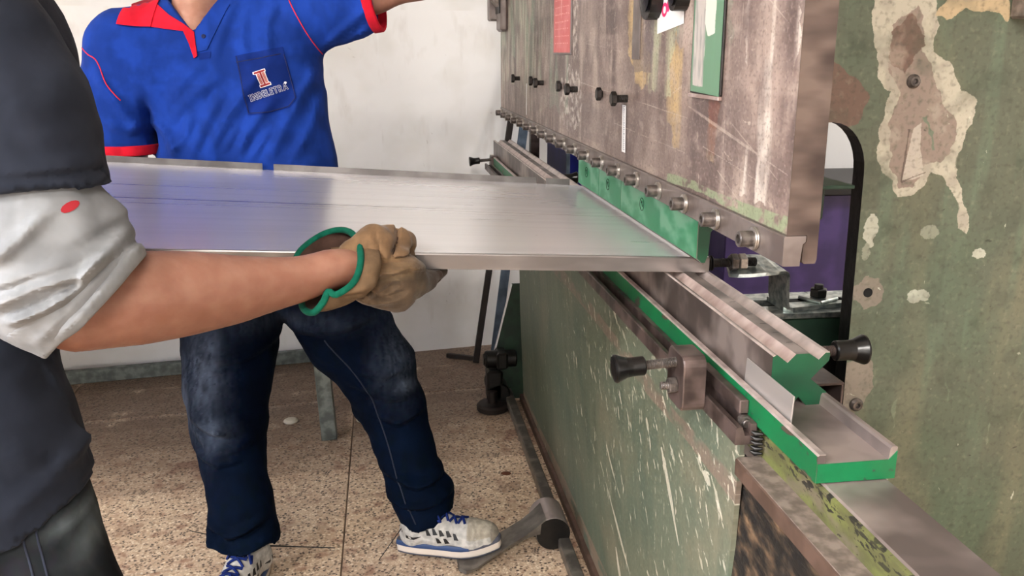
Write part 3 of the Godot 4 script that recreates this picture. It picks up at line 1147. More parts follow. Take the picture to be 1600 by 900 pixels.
func frame_paint() -> StandardMaterial3D:
	# side frame: x from 0.6 to 1.5, y from 1.7 down to 0.4
	var w := 1024
	var h := 1479
	var p := Paint.new(w, h, Color(0.345, 0.36, 0.3))
	var at := func(x: float, y: float) -> Vector2: return Vector2((x - 0.6) / 0.9 * w, (1.7 - y) / 1.3 * h)
	p.layer(p.nz(0.003, 91), 0.4, 0.8, Color(0.32, 0.38, 0.305), 0.7)
	p.layer(p.nz(0.008, 92, 1, 4), 0.5, 0.85, Color(0.43, 0.42, 0.345), 0.8)
	p.layer(p.nz(0.02, 93, 1, 8), 0.6, 0.9, Color(0.38, 0.43, 0.36), 0.8)
	p.layer(p.nz(0.015, 94), 0.62, 0.9, Color(0.25, 0.28, 0.22), 0.5)
	var cream := Color(0.69, 0.665, 0.6)
	var grey := Color(0.52, 0.46, 0.42)
	var brown := Color(0.4, 0.31, 0.27)
	var nb := p.nz(0.02, 95)
	# bare brown patch above the throat
	p.poly(p.torn(PackedVector2Array([at.call(0.6, 1.42), at.call(0.71, 1.4), at.call(0.765, 1.35), at.call(0.75, 1.31), at.call(0.6, 1.31)]), 0.1, 5, 5), brown, 0.95)
	# the great peeled patch and its runs
	var big := PackedVector2Array()
	for q in [[0.755, 1.47], [0.77, 1.53], [0.83, 1.55], [0.86, 1.5], [0.865, 1.42], [0.895, 1.405], [0.92, 1.36], [0.95, 1.345], [0.935, 1.27], [0.93, 1.22], [0.955, 1.17], [0.962, 1.125], [0.945, 1.135], [0.93, 1.19], [0.905, 1.225], [0.885, 1.23], [0.86, 1.195], [0.83, 1.19], [0.8, 1.23], [0.785, 1.3], [0.8, 1.36], [0.775, 1.38], [0.77, 1.42]]:
		big.append(at.call(q[0], q[1]))
	p.poly(p.torn(big, 0.13, 6, 5), cream, 1.0)
	p.poly(p.torn(big, 0.1, 6, 4), Color(0.6, 0.575, 0.52), 0.8, nb, 0.45)
	var inner := PackedVector2Array()
	for q in [[0.79, 1.46], [0.83, 1.49], [0.845, 1.42], [0.87, 1.38], [0.89, 1.34], [0.92, 1.3], [0.915, 1.26], [0.9, 1.245], [0.87, 1.24], [0.855, 1.205], [0.83, 1.205], [0.81, 1.24], [0.8, 1.31], [0.815, 1.36], [0.79, 1.4]]:
		inner.append(at.call(q[0], q[1]))
	p.poly(p.torn(inner, 0.16, 7, 4), grey, 0.95)
	p.poly(p.torn(PackedVector2Array([at.call(0.79, 1.45), at.call(0.822, 1.478), at.call(0.85, 1.43), at.call(0.82, 1.385), at.call(0.795, 1.4)]), 0.15, 8, 4), brown, 0.9)
	p.poly(p.torn(inner, 0.1, 17, 3), Color(0.66, 0.62, 0.57), 0.5, nb, 0.55)
	p.poly(p.torn(PackedVector2Array([at.call(0.845, 1.3), at.call(0.858, 1.31), at.call(0.872, 1.225), at.call(0.835, 1.215)]), 0.05, 9, 3), Color(0.7, 0.67, 0.62), 0.9)
	p.line(at.call(0.838, 1.3), at.call(0.834, 1.215), 5.0, Color(0.33, 0.28, 0.25), 0.8, 0.04, 3)
	p.line(at.call(0.834, 1.215), at.call(0.875, 1.23), 5.0, Color(0.33, 0.28, 0.25), 0.8, 0.04, 4)
	p.line(at.call(0.862, 1.32), at.call(0.885, 1.265), 9.0, Color(0.4, 0.45, 0.38), 0.9, 0.2, 5)
	# the patch at the top, small ones below, one round an anchor hole
	p.poly(p.torn(PackedVector2Array([at.call(0.86, 1.475), at.call(0.9, 1.52), at.call(0.98, 1.52), at.call(0.985, 1.465), at.call(0.96, 1.48), at.call(0.91, 1.487), at.call(0.88, 1.468)]), 0.12, 10, 4), Color(0.68, 0.6, 0.48), 1.0)
	for r in [[0.79, 1.135, 0.013, 0.03, 0], [0.785, 1.1, 0.008, 0.015, 1], [0.797, 1.03, 0.028, 0.03, 2], [0.895, 1.13, 0.018, 0.012, 1], [0.888, 1.02, 0.022, 0.012, 0], [0.99, 1.09, 0.014, 0.009, 0], [0.79, 0.86, 0.035, 0.05, 2], [0.8, 0.9, 0.02, 0.03, 2], [0.775, 0.82, 0.02, 0.03, 2]]:
		var q := PackedVector2Array()
		for k in 7:
			q.append(at.call(r[0] + cos(TAU * k / 7) * r[2], r[1] + sin(TAU * k / 7) * r[3]))
		p.poly(p.torn(q, 0.2, int(r[1] * 1000), 4), [Color(0.68, 0.68, 0.62), Color(0.52, 0.53, 0.47), Color(0.48, 0.445, 0.4)][r[4]], 0.95)
	p.specks(130, 2, 22, 0.3, 0.8, 1.2, Color(0.76, 0.76, 0.69), 96, Vector2(0.15, 0.2), Vector2.ONE, 0.9)
	p.specks(60, 3, 22, 0.3, 0.1, 0.9, Color(0.13, 0.13, 0.11), 97, Vector2(0.2, 0.05), Vector2.ONE, 0.85)
	p.specks(40, 10, 90, 0.05, PI / 2, 0.2, Color(0.47, 0.51, 0.43), 98, Vector2(0.2, 0.3), Vector2.ONE, 0.6)
	p.layer(p.nz(0.08, 193), 0.58, 0.95, Color(0.6, 0.58, 0.5), 0.35)
	p.layer(p.nz(0.1, 194), 0.55, 0.95, Color(0.2, 0.21, 0.17), 0.4)
	p.layer(p.nz(0.012, 195), 0.6, 0.9, Color(0.25, 0.27, 0.22), 0.4)
	return plane_tex("frame_face", p, 0.5, 0.0, 0.05)


func faced(st: SurfaceTool, q: Array, uv: Array, out: Vector3) -> void:
	quad(st, q[0], q[1], q[2], q[3], out, uv)


func press_brake() -> void:
	var t := thing("press_brake", "old green press brake with a scraped steel ram, filling the right of the picture", "machine", V(0.75, 0, -2.4))
	var rf := ram_paint()
	# --- ram plate with its own face
	var st := mb()
	faced(st, [V(0.52, 2.0, -3.96), V(0.52, 2.0, -1.09), V(0.52, 1.18, -1.09), V(0.52, 1.18, -3.96)], [Vector2(0, 0), Vector2(1, 0), Vector2(1, 1), Vector2(0, 1)], Vector3.LEFT)
	faced(st, [V(0.52, 2.8, -3.96), V(0.52, 2.8, -1.09), V(0.52, 2.0, -1.09), V(0.52, 2.0, -3.96)], [Vector2(0, 0.9), Vector2(1, 0.9), Vector2(1, 0), Vector2(0, 0)], Vector3.LEFT)
	var ram := obj("ram_face", st, rf, t)
	st = mb()
	prism(st, [Vector2(0.5205, 1.1865), Vector2(0.549, 1.1865), Vector2(0.549, 1.178), Vector2(0.5445, 1.174), Vector2(0.5445, 1.152), Vector2(0.5475, 1.148), Vector2(0.563, 1.148), Vector2(0.565, 1.154), Vector2(0.565, 2.8), Vector2(0.5205, 2.8)], -3.9595, -1.0905)
	obj("ram_plate", st, M.ram_side, t)
	# --- clamp strip under it, cut in lengths
	var cuts := [-3.955, -3.5, -2.92, -2.32, -1.71, -1.088]
	for k in 5:
		st = mb()
		prism(st, [Vector2(0.5165, 1.147), Vector2(0.518, 1.1455), Vector2(0.541, 1.1455), Vector2(0.541, 1.152), Vector2(0.543, 1.175), Vector2(0.547, 1.178), Vector2(0.547, 1.186), Vector2(0.518, 1.186), Vector2(0.5165, 1.1845)], cuts[k] + 0.0006, cuts[k + 1] - 0.0006)
		obj("clamp_strip", st, M.strip_steel, t)
	var heads := []
	for k in 19:
		var z := -1.178 - 0.1513 * k
		st = mb()
		var x := 0.5165
		lathe(st, [Vector2(0, 0), Vector2(0.0155, 0), Vector2(0.0165, 0.001), Vector2(0.0165, 0.0025), Vector2(0.0155, 0.0035), Vector2(0.0165, 0.0045), Vector2(0.0165, 0.0055), Vector2(0.0155, 0.0065), Vector2(0, 0.0065)], 24, up_to(Vector3.LEFT, V(x, 1.1655, z)))
		var ring := st
		st = mb()
		lathe(st, [Vector2(0.0115, 0.006), Vector2(0.0115, 0.0255), Vector2(0.0105, 0.0265), Vector2(0.0066, 0.0265), Vector2(0.0062, 0.018), Vector2(0, 0.018)], 24, up_to(Vector3.LEFT, V(x, 1.1655, z)))
		var cs := obj("cap_screw", st, M.bolt_steel, t)
		st = mb()
		lathe(st, [Vector2(0, 0), Vector2(0.0062, 0), Vector2(0.0062, 0.0006), Vector2(0, 0.0006)], 6, up_to(Vector3.LEFT, V(x - 0.019, 1.1655, z)), false)
		base_of[cs] = base_of[t]
		obj("washer", ring, M.bright_steel, cs)
		obj("socket", st, M.hole, cs)
	# --- loose hexagon bolts in the face of the ram
	var hb := [[-3.416, 0.02], [-3.11, 0.003], [-2.91, 0.02], [-2.615, 0.003], [-2.395, 0.022], [-2.116, 0.003], [-1.894, 0.024]]
	for b in hb:
		st = mb()
		screw(st, V(0.521, 1.3235, b[0]), V(0.52 - b[1], 1.3235, b[0]), 0.0085, 0.003)
		hexnut(st, V(0.52 - b[1], 1.3235, b[0]), V(0.508 - b[1], 1.3235, b[0]), 0.0155)
		obj("hex_bolt", st, M.dark_steel, t)
	plates(t)
	# --- bed: top bar, ledge, cover, casting
	st = mb()
	box(st, V(0.4965, 0.862, -4.07), V(0.5805, 0.93, -0.3), 0.003)
	obj("bed_top", st, M.plate_steel, t)
	st = mb()
	quad(st, V(0.4925, 0.926, -1.12), V(0.4925, 0.926, -0.3), V(0.4925, 0.886, -0.3), V(0.4925, 0.886, -1.12), Vector3.LEFT, [Vector2(0, 0), Vector2(1, 0), Vector2(1, 1), Vector2(0, 1)])
	quad(st, V(0.4925, 0.926, -1.12), V(0.4925, 0.926, -0.3), V(0.4968, 0.928, -0.3), V(0.4968, 0.928, -1.12), Vector3.UP, [Vector2(0, 0), Vector2(1, 0), Vector2(1, 0.05), Vector2(0, 0.05)])
	obj("bed_riser", st, M.moss_paint, t)
	st = mb()
	prism(st, [Vector2(0.457, 0.866), Vector2(0.4605, 0.862), Vector2(0.498, 0.862), Vector2(0.498, 0.889), Vector2(0.4592, 0.889), Vector2(0.457, 0.887)], -1.058, -0.3)
	obj("ledge_bar", st, M.ledge_brown, t)
	st = mb()
	box(st, V(0.4588, 0.8885, -1.0575), V(0.4935, 0.8902, -0.3), 0.0)
	obj("ledge_top", st, M.ledge_steel, t)
	st = mb()
	prism(st, [Vector2(0.505, 0.863), Vector2(0.52, 0.0), Vector2(0.6, 0.0), Vector2(0.6, 0.863)], -1.205, -0.3)
	obj("casting", st, M.casting, t)
	st = mb()
	prism(st, [Vector2(0.51, 0.91), Vector2(0.556, 0.0), Vector2(0.6, 0.0), Vector2(0.6, 0.91)], -3.46, -1.205)
	obj("bed_core", st, M.dark_steel, t)
	# the cover: a thin steel plate leaning in at its foot
	var cm := cover_paint()
	st = mb()
	var q := [V(0.488, 0.905, -3.24), V(0.488, 0.905, -1.115), V(0.515, 0.43, -1.2), V(0.548, 0.012, -1.29), V(0.548, 0.012, -3.47)]
	var uv := func(v: Vector3) -> Vector2: return Vector2((v.z + 3.5) / 2.4, (0.92 - v.y) / 0.92)
	var m := V(0.515, 0.43, -3.36)
	faced(st, [q[0], q[1], q[2], m], [uv.call(q[0]), uv.call(q[1]), uv.call(q[2]), uv.call(m)], Vector3.LEFT)
	faced(st, [m, q[2], q[3], q[4]], [uv.call(m), uv.call(q[2]), uv.call(q[3]), uv.call(q[4])], Vector3.LEFT)
	var bk := V(0.008, 0, 0)
	var edge := [q[0], q[1], q[2], q[3], q[4], m]
	for i in 6:
		var a: Vector3 = edge[i]
		var b: Vector3 = edge[(i + 1) % 6]
		faced(st, [a, b, b + bk, a + bk], [uv.call(a), uv.call(b), uv.call(b), uv.call(a)], (a + b) * 0.5 - V(0.515, 0.45, -2.3))
	obj("bed_cover", st, cm, t)
	st = mb()
	box(st, V(0.533, 0.0, -3.49), V(0.556, 0.03, -0.3), 0.002)
	obj("base_strip", st, M.ledge_brown, t)
	# gusset at the far foot
	st = mb()
	prism(st, [Vector2(0.505, 0.5), Vector2(0.43, 0.2), Vector2(0.43, 0.0), Vector2(0.56, 0.0), Vector2(0.56, 0.5)], -3.53, -3.515)
	obj("gusset", st, M.dark_green, t)
	st = mb()
	bar(st, V(0.504, 0.5, -3.522), V(0.4295, 0.2, -3.522), 0.005, 0.018, V(1, 0, 0), 0.001)
	obj("gusset_edge", st, M.label_white, t)
	# --- T-slot bars under the die rail
	st = mb()
	prism(st, [Vector2(0.457, 0.906), Vector2(0.457, 0.929), Vector2(0.459, 0.931), Vector2(0.466, 0.931), Vector2(0.47, 0.919), Vector2(0.4775, 0.919), Vector2(0.4775, 0.936), Vector2(0.486, 0.936), Vector2(0.486, 0.906)], -4.05, -1.062)
	obj("lower_slot_bar", st, M.brown_steel, t)
	st = mb()
	box(st, V(0.473, 0.9375, -1.25), V(0.4865, 0.9575, -1.092), 0.0015)
	obj("upper_slot_bar", st, M.brown_steel, t)
	st = mb()
	rod(st, V(0.476, 0.932, -1.092), V(0.476, 0.932, -1.07), 0.006, 12, 0.001)
	lathe(st, [Vector2(0, 0), Vector2(0.0085, 0), Vector2(0.0085, 0.006), Vector2(0, 0.007)], 12, up_to(Vector3.BACK, V(0.476, 0.932, -1.083)))
	obj("slot_bar_pin", st, M.bolt_steel, t)
	st = mb()
	for k in 5:
		tube(st, [V(0.476, 0.928 - 0.007 * k, -1.056), V(0.482, 0.925 - 0.007 * k, -1.053 + 0.002 * (k % 2)), V(0.489, 0.927 - 0.007 * k, -1.046)], [0.0015, 0.0042, 0.0015], 8)
	obj("weld_bead", st, M.oily_black, t)
	# --- side frame with the rounded throat
	var out := [Vector2(0.6, 2.9), Vector2(0.6, 1.312), Vector2(0.7, 1.312)]
	for k in 9:
		var an := PI * 0.5 * k / 8
		out.append(Vector2(0.708 + 0.06 * sin(an), 1.232 + 0.08 * cos(an)))
	out.append_array([Vector2(0.772, 0.78), Vector2(0.6, 0.76), Vector2(0.6, 0.0), Vector2(2.6, 0.0), Vector2(2.6, 2.9)])
	st = mb()
	var tri_ids := Geometry2D.triangulate_polygon(PackedVector2Array(out))
	for i in range(0, tri_ids.size(), 3):
		var c := []
		for k in 3:
			c.append(out[tri_ids[i + k]])
		var f := []
		for v in c:
			f.append(Vector2((v.x - 0.6) / 0.9, (1.7 - v.y) / 1.3))
		tri(st, V(c[0].x, c[0].y, -1.35), V(c[1].x, c[1].y, -1.35), V(c[2].x, c[2].y, -1.35), Vector3.BACK, f[0], f[1], f[2])
	obj("side_frame_face", st, frame_paint(), t)
	st = mb()
	prism(st, out, -1.385, -1.3505)
	obj("side_frame", st, M.oily_black, t)
	for b in [[0.835, 1.375, 0.011], [0.795, 0.83, 0.012]]:
		st = mb()
		lathe(st, [Vector2(0, 0), Vector2(b[2], 0), Vector2(b[2], 0.004), Vector2(b[2] * 0.7, 0.008), Vector2(b[2] * 0.4, 0.008), Vector2(b[2] * 0.35, 0.003), Vector2(0, 0.003)], 14, up_to(Vector3.BACK, V(b[0], b[1], -1.35)))
		obj("frame_bolt", st, M.bolt_steel, t)
	st = mb()
	rod(st, V(0.796, 1.03, -1.352), V(0.796, 1.03, -1.3485), 0.008, 16)
	obj("bolt_hole", st, M.hole, t)
	st = mb()
	box(st, V(0.985, 1.47, -1.349), V(1.3, 1.75, -1.29), 0.004)
	obj("frame_pad", st, M.ledge_steel, t)
	# --- little bracket behind the ram and a square tube behind the die
	st = mb()
	box(st, V(0.565, 1.245, -1.42), V(0.615, 1.25, -1.1), 0.001)
	box(st, V(0.565, 1.2, -1.42), V(0.585, 1.245, -1.12), 0.003)
	obj("ram_bracket", st, M.dark_green, t)
	st = mb()
	for w in [[0.6, 0.928, 0.685, 0.932], [0.6, 0.872, 0.685, 0.876], [0.681, 0.876, 0.685, 0.928], [0.6, 0.876, 0.604, 0.928]]:
		box(st, V(w[0], w[1], -1.33), V(w[2], w[3], -1.2), 0.0008)
	obj("square_tube", st, M.brown_steel, t)
	st = mb()
	box(st, V(0.604, 0.876, -1.33), V(0.681, 0.928, -1.28), 0.0)
	obj("tube_inside", st, M.hole, t)
	# --- dark guides behind the tools, far side
	st = mb()
	box(st, V(0.66, 0.0, -4.05), V(0.7, 1.35, -4.0), 0.003)
	obj("far_guide", st, M.brown_steel, t)


func plates(t: Node3D) -> void:
	# red instruction plate
	var p := Paint.new(128, 256, Color(0.8, 0.36, 0.36))
	p.layer(p.nz(0.03, 31), 0.4, 0.8, Color(0.85, 0.5, 0.5), 0.7)
	var rg := RandomNumberGenerator.new()
	rg.seed = 2
	for k in 17:
		var x := 12.0
		while x < 112.0:
			var l := rg.randf_range(5, 15)
			p.line(Vector2(x, 14 + k * 14), Vector2(x + l, 14 + k * 14 + rg.randf_range(-1, 1)), 2.6, Color(0.92, 0.66, 0.64), 0.8, 0.05, k)
			x += l + rg.randf_range(2, 6)
	p.line(Vector2(62, 60), Vector2(60, 200), 5.0, Color(0.93, 0.76, 0.74), 0.8, 0.05, 4)
	var st := mb()
	quad(st, V(0.516, 1.78, -2.72), V(0.516, 1.78, -2.48), V(0.516, 1.418, -2.48), V(0.516, 1.418, -2.72), Vector3.LEFT, [Vector2(0, 0), Vector2(1, 0), Vector2(1, 1), Vector2(0, 1)])
	var plate := obj("warning_plate", st, plane_tex("red_plate", p, 0.45, 0.1), t)
	st = mb()
	box(st, V(0.5163, 1.412, -2.73), V(0.5198, 1.786, -2.47), 0.001)
	obj("plate_backing", st, M.strip_steel, plate)
	# narrow rule with fine lettering
	p = Paint.new(32, 256, Color(0.9, 0.9, 0.9))
	for k in 22:
		var y := 8 + k * 11
		p.line(Vector2(9, y), Vector2(9 + rg.randi_range(8, 15), y + rg.randi_range(-2, 2)), 2.4, Color(0.25, 0.27, 0.33), 0.9, 0.0)
		p.line(Vector2(10, y + 4), Vector2(10 + rg.randi_range(4, 12), y + 4), 2.0, Color(0.3, 0.32, 0.38), 0.8, 0.0)
	st = mb()
	quad(st, V(0.5185, 1.309, -1.926), V(0.5185, 1.309, -1.896), V(0.5185, 1.209, -1.89), V(0.5185, 1.209, -1.92), Vector3.LEFT, [Vector2(0, 0), Vector2(1, 0), Vector2(1, 1), Vector2(0, 1)])
	obj("paper_rule", st, plane_tex("rule_print", p, 0.6, 0.0), t)
	st = mb()
	box(st, V(0.5188, 1.2, -3.255), V(0.5202, 1.31, -3.243), 0.0)
	obj("white_strip", st, M.label_white, t)
	# small white label with black capitals and a pink and yellow drawing
	p = Paint.new(128, 192, Color(0.9, 0.89, 0.88))
	p.poly(PackedVector2Array([Vector2(0, 0), Vector2(128, 0), Vector2(128, 66), Vector2(0, 80)]), Color(0.86, 0.86, 0.87), 1.0)
	for l in [[[12, 62], [12, 24], [20, 24], [36, 50], [36, 20], [45, 20], [45, 60], [37, 60], [21, 36], [21, 62]], [[54, 58], [54, 18], [80, 15], [80, 23], [63, 25], [63, 33], [77, 32], [77, 40], [63, 41], [63, 50], [81, 48], [81, 56]]]:
		var q := PackedVector2Array()
		for v in l:
			q.append(Vector2(v[0], v[1]))
		p.poly(q, Color(0.05, 0.05, 0.08))
	p.poly(PackedVector2Array([Vector2(8, 76), Vector2(122, 64), Vector2(122, 74), Vector2(8, 86)]), Color(0.12, 0.1, 0.22))
	p.poly(PackedVector2Array([Vector2(8, 94), Vector2(100, 84), Vector2(100, 90), Vector2(8, 100)]), Color(0.2, 0.18, 0.3))
	for e in [[86, 132, 34, 20, Color(0.9, 0.75, 0.42)], [74, 140, 18, 12, Color(0.95, 0.83, 0.55)], [36, 146, 14, 15, Color(0.85, 0.15, 0.4)], [36, 146, 7, 8, Color(0.95, 0.9, 0.9)], [54, 142, 8, 12, Color(0.85, 0.2, 0.45)]]:
		var q := PackedVector2Array()
		for k in 18:
			q.append(Vector2(e[0] + cos(TAU * k / 18) * e[2], e[1] + sin(TAU * k / 18) * e[3]))
		p.poly(q, e[4])
	st = mb()
	quad(st, V(0.5184, 1.61, -1.705), V(0.5184, 1.61, -1.553), V(0.5184, 1.467, -1.54), V(0.5184, 1.452, -1.692), Vector3.LEFT, [Vector2(0, 0), Vector2(1, 0), Vector2(1, 1), Vector2(0, 1)])
	obj("paper_label", st, plane_tex("label_print", p, 0.55, 0.0), t)
	# green panel with the ghost of a bottle sticker
	p = Paint.new(160, 512, Color(0.37, 0.51, 0.41))
	p.layer(p.nz(0.03, 33, 1, 4), 0.6, 0.85, Color(0.38, 0.53, 0.42), 0.7)
	var bt := PackedVector2Array()
	for v in [[12, 500], [8, 470], [8, 300], [16, 200], [38, 120], [44, 0], [84, 0], [88, 120], [104, 190], [112, 240], [112, 300], [70, 310], [70, 500]]:
		bt.append(Vector2(v[0], v[1]))
	p.poly(p.torn(bt, 0.02, 3, 3), Color(0.6, 0.58, 0.57), 0.9)
	p.poly(p.torn(PackedVector2Array([Vector2(12, 215), Vector2(104, 210), Vector2(106, 280), Vector2(12, 282)]), 0.04, 4, 3), Color(0.56, 0.53, 0.52), 0.8, p.nz(0.05, 34, 4, 1), 0.4)
	p.poly(p.torn(PackedVector2Array([Vector2(10, 330), Vector2(70, 330), Vector2(70, 500), Vector2(12, 500)]), 0.03, 5, 3), Color(0.72, 0.69, 0.66), 0.8, p.nz(0.05, 35, 1, 4), 0.35)
	p.poly(p.torn(PackedVector2Array([Vector2(66, 318), Vector2(116, 312), Vector2(122, 398), Vector2(84, 404), Vector2(66, 380)]), 0.05, 6, 3), Color(0.8, 0.8, 0.76), 0.95)
	st = mb()
	quad(st, V(0.5155, 1.78, -1.482), V(0.5155, 1.78, -1.35), V(0.5155, 1.353, -1.35), V(0.5155, 1.357, -1.482), Vector3.LEFT, [Vector2(0, 0), Vector2(1, 0), Vector2(1, 1), Vector2(0, 1)])
	var gp := obj("sticker_panel", st, plane_tex("sticker_print", p, 0.45, 0.0), t)
	st = mb()
	box(st, V(0.516, 1.354, -1.486), V(0.5198, 1.786, -1.346), 0.001)
	obj("panel_backing", st, M.dark_steel, gp)
	st = mb()
	box(st, V(0.513, 1.347, -1.486), V(0.5198, 1.353, -1.346), 0.001)
	obj("panel_rail", st, M.pink_steel, gp)
	st = mb()
	box(st, V(0.5172, 1.405, -1.86), V(0.5198, 1.53, -1.805), 0.0006)
	obj("metal_tag", st, M.strip_steel, t)
	# dark hooks hanging from the ram and the clip on its far edge
	for hk in [[-1.7, 1.478, 0.042], [-1.54, 1.487, 0.025]]:
		st = mb()
		var pts := []
		for k in 9:
			var an := PI * k / 8
			pts.append(V(0.5, hk[1] + hk[2] - hk[2] * sin(an), hk[0] - hk[2] * cos(an)))
		pts.insert(0, V(0.5, 1.8, hk[0] - hk[2]))
		pts.append(V(0.5, 1.8, hk[0] + hk[2]))
		var body := []
		for v in pts:
			body.append(Vector2(v.z, v.y))
		var keep := X
		X = Transform3D(Basis(V(0, 0, 1), V(0, 1, 0), V(-1, 0, 0)), V(0.51, 0, 0))
		prism(st, body, -0.01, 0.014)
		X = keep
		lathe(st, [Vector2(0, 0), Vector2(hk[2] * 0.6, 0), Vector2(hk[2] * 0.7, 0.004), Vector2(hk[2] * 0.3, 0.008), Vector2(0, 0.008)], 20, up_to(Vector3.LEFT, V(0.496, hk[1] + hk[2], hk[0] + 0.004)))
		obj("cable_clip", st, M.oily_black, t)
	st = mb()
	box(st, V(0.46, 1.545, -3.94), V(0.52, 1.85, -3.85), 0.006)
	box(st, V(0.488, 1.5, -3.86), V(0.52, 1.85, -3.73), 0.01)
	obj("edge_clip", st, M.strip_steel, t)
	st = mb()
	box(st, V(0.484, 1.57, -3.862), V(0.49, 1.84, -3.735), 0.002)
	obj("edge_clip_pad", st, M.oily_black, t)
	st = mb()
	prism(st, [Vector2(0.462, 1.62), Vector2(0.5, 1.58), Vector2(0.518, 1.515), Vector2(0.518, 1.66)], -3.845, -3.75)
	obj("edge_clip_wedge", st, M.ledge_steel, t)


# ---------------------------------------------------------------- tools in the press and the sheet
func knob_end(st: SurfaceTool, at: Vector3, dir: Vector3) -> void:
	lathe(st, [Vector2(0, 0), Vector2(0.0125, 0), Vector2(0.0145, 0.002), Vector2(0.0145, 0.02), Vector2(0.0155, 0.028), Vector2(0.019, 0.037), Vector2(0.0215, 0.043), Vector2(0.0215, 0.0455), Vector2(0.019, 0.0475), Vector2(0.01, 0.0485), Vector2(0, 0.0485)], 28, up_to(dir, at))


func tools() -> void:
	# --- lower die with its V grooves, ends painted green
	var prof := [Vector2(0.505, 1.0275), Vector2(0.5065, 1.029), Vector2(0.5115, 1.029), Vector2(0.5255, 1.018), Vector2(0.537, 1.0292), Vector2(0.556, 1.0292), Vector2(0.5695, 1.0205), Vector2(0.579, 1.03), Vector2(0.585, 1.03), Vector2(0.5862, 1.0265), Vector2(0.585, 1.018), Vector2(0.561, 0.993), Vector2(0.5855, 0.973), Vector2(0.5855, 0.9555), Vector2(0.557, 0.9555), Vector2(0.5455, 0.968), Vector2(0.535, 0.9555), Vector2(0.505, 0.9555)]
	var die := thing("press_die", "long brown steel die with V grooves and green painted end, lying in the rail", "die", V(0.545, 0.956, -2.6))
	var st := mb()
	prism(st, prof, -4.11, -1.0705)
	obj("die_body", st, M.die_steel, die)
	st = mb()
	prism(st, prof, -1.0705, -1.0697)
	obj("die_end", st, M.bed_green, die)
	# ground lands: the two bright ridges and the groove flanks
	st = mb()
	prism(st, [Vector2(0.5255, 1.0182), Vector2(0.537, 1.0296), Vector2(0.5372, 1.0290), Vector2(0.5258, 1.0176)], -4.11, -1.0692)
	obj("pink_flank", st, M.pink_steel, die)
	st = mb()
	prism(st, [Vector2(0.5695, 1.0207), Vector2(0.579, 1.0304), Vector2(0.585, 1.0304), Vector2(0.585, 1.0298), Vector2(0.5792, 1.0298), Vector2(0.5698, 1.0201)], -4.11, -1.0692)
	obj("bright_flank", st, M.ground_steel, die)
	st = mb()
	prism(st, [Vector2(0.5047, 1.0278), Vector2(0.5063, 1.0294), Vector2(0.5085, 1.0294), Vector2(0.5085, 1.0288), Vector2(0.5053, 1.027)], -4.11, -1.0692)
	obj("worn_edge", st, M.ground_steel, die)
	for z in [-1.12, -1.165, -1.21, -1.26, -1.33, -1.4]:
		st = mb()
		box(st, V(0.546, 1.0289, z), V(0.5555, 1.0294, z + 0.0012), 0.0)
		obj("score_mark", st, M.dark_steel, die)
	# --- rail the die sits in
	var rail := thing("die_rail", "green channel rail of worn steel under the die, open end towards the camera", "rail", V(0.537, 0.93, -2.5))
	st = mb()
	prism(st, [Vector2(0.4875, 0.9312), Vector2(0.587, 0.9312), Vector2(0.587, 0.971), Vector2(0.5855, 0.972), Vector2(0.58, 0.972), Vector2(0.578, 0.969), Vector2(0.5765, 0.9555), Vector2(0.4985, 0.9555), Vector2(0.4975, 0.9665), Vector2(0.4965, 0.9672), Vector2(0.4885, 0.9672), Vector2(0.4875, 0.966)], -4.07, -0.8962)
	obj("channel", st, M.plate_steel, rail)
	st = mb()
	box(st, V(0.4866, 0.9316, -4.1), V(0.4875, 0.9655, -0.896), 0.0)
	obj("painted_side", st, chipped_green(), rail)
	st = mb()
	prism(st, [Vector2(0.488, 0.9316), Vector2(0.5865, 0.9316), Vector2(0.5865, 0.9665), Vector2(0.577, 0.956), Vector2(0.4975, 0.9555), Vector2(0.488, 0.9555)], -0.8962, -0.895)
	obj("painted_end", st, M.chipped_green, rail)
	st = mb()
	prism(st, [Vector2(0.487, 0.9655), Vector2(0.489, 0.9678), Vector2(0.4968, 0.9678), Vector2(0.4968, 0.967), Vector2(0.489, 0.967)], -4.07, -0.8945)
	obj("bright_lip", st, M.ground_steel, rail)
	# --- shim standing between rail and die
	st = mb()
	bar(st, V(0.5005, 0.9555, -1.07), V(0.5025, 1.0, -1.07), 0.002, 0.15, V(1, 0, 0), 0.0004)
	tag(obj("steel_shim", st, M.shim_steel), "thin bright steel strip standing between the green rail and the die", "shim")
	# --- clamp block with knob on the near front, on the far front, and the one behind the die
	clamp_block("clamp_block", "brown clamp block bolted to the front of the rail, black knob pointing left", -1.2175, 0.0, 0.0)
	clamp_block("clamp_block", "dark clamp block and knob at the far end of the die against the white wall", -4.0, -0.02, 0.055)
	for q in [[1.0095, -1.13, 0.632], [1.0, -3.02, 0.622]]:
		st = mb()
		screw(st, V(0.588, q[0], q[1]), V(q[2], q[0], q[1]), 0.0078, 0.0024)
		var r := obj("clamp_screw", st, M.brown_steel if q[1] > -2.0 else M.bright_steel, rail)
		st = mb()
		knob_end(st, V(q[2] - 0.008, q[0], q[1]), Vector3.RIGHT)
		obj("grip", st, M.black_plastic, r)
	# --- punch: three lengths of green blade under the ram
	var pp := [Vector2(0.531, 1.15), Vector2(0.531, 1.073), Vector2(0.5405, 1.0645), Vector2(0.5435, 1.0625), Vector2(0.5465, 1.0655), Vector2(0.552, 1.08), Vector2(0.554, 1.118), Vector2(0.5635, 1.135), Vector2(0.5635, 1.15)]
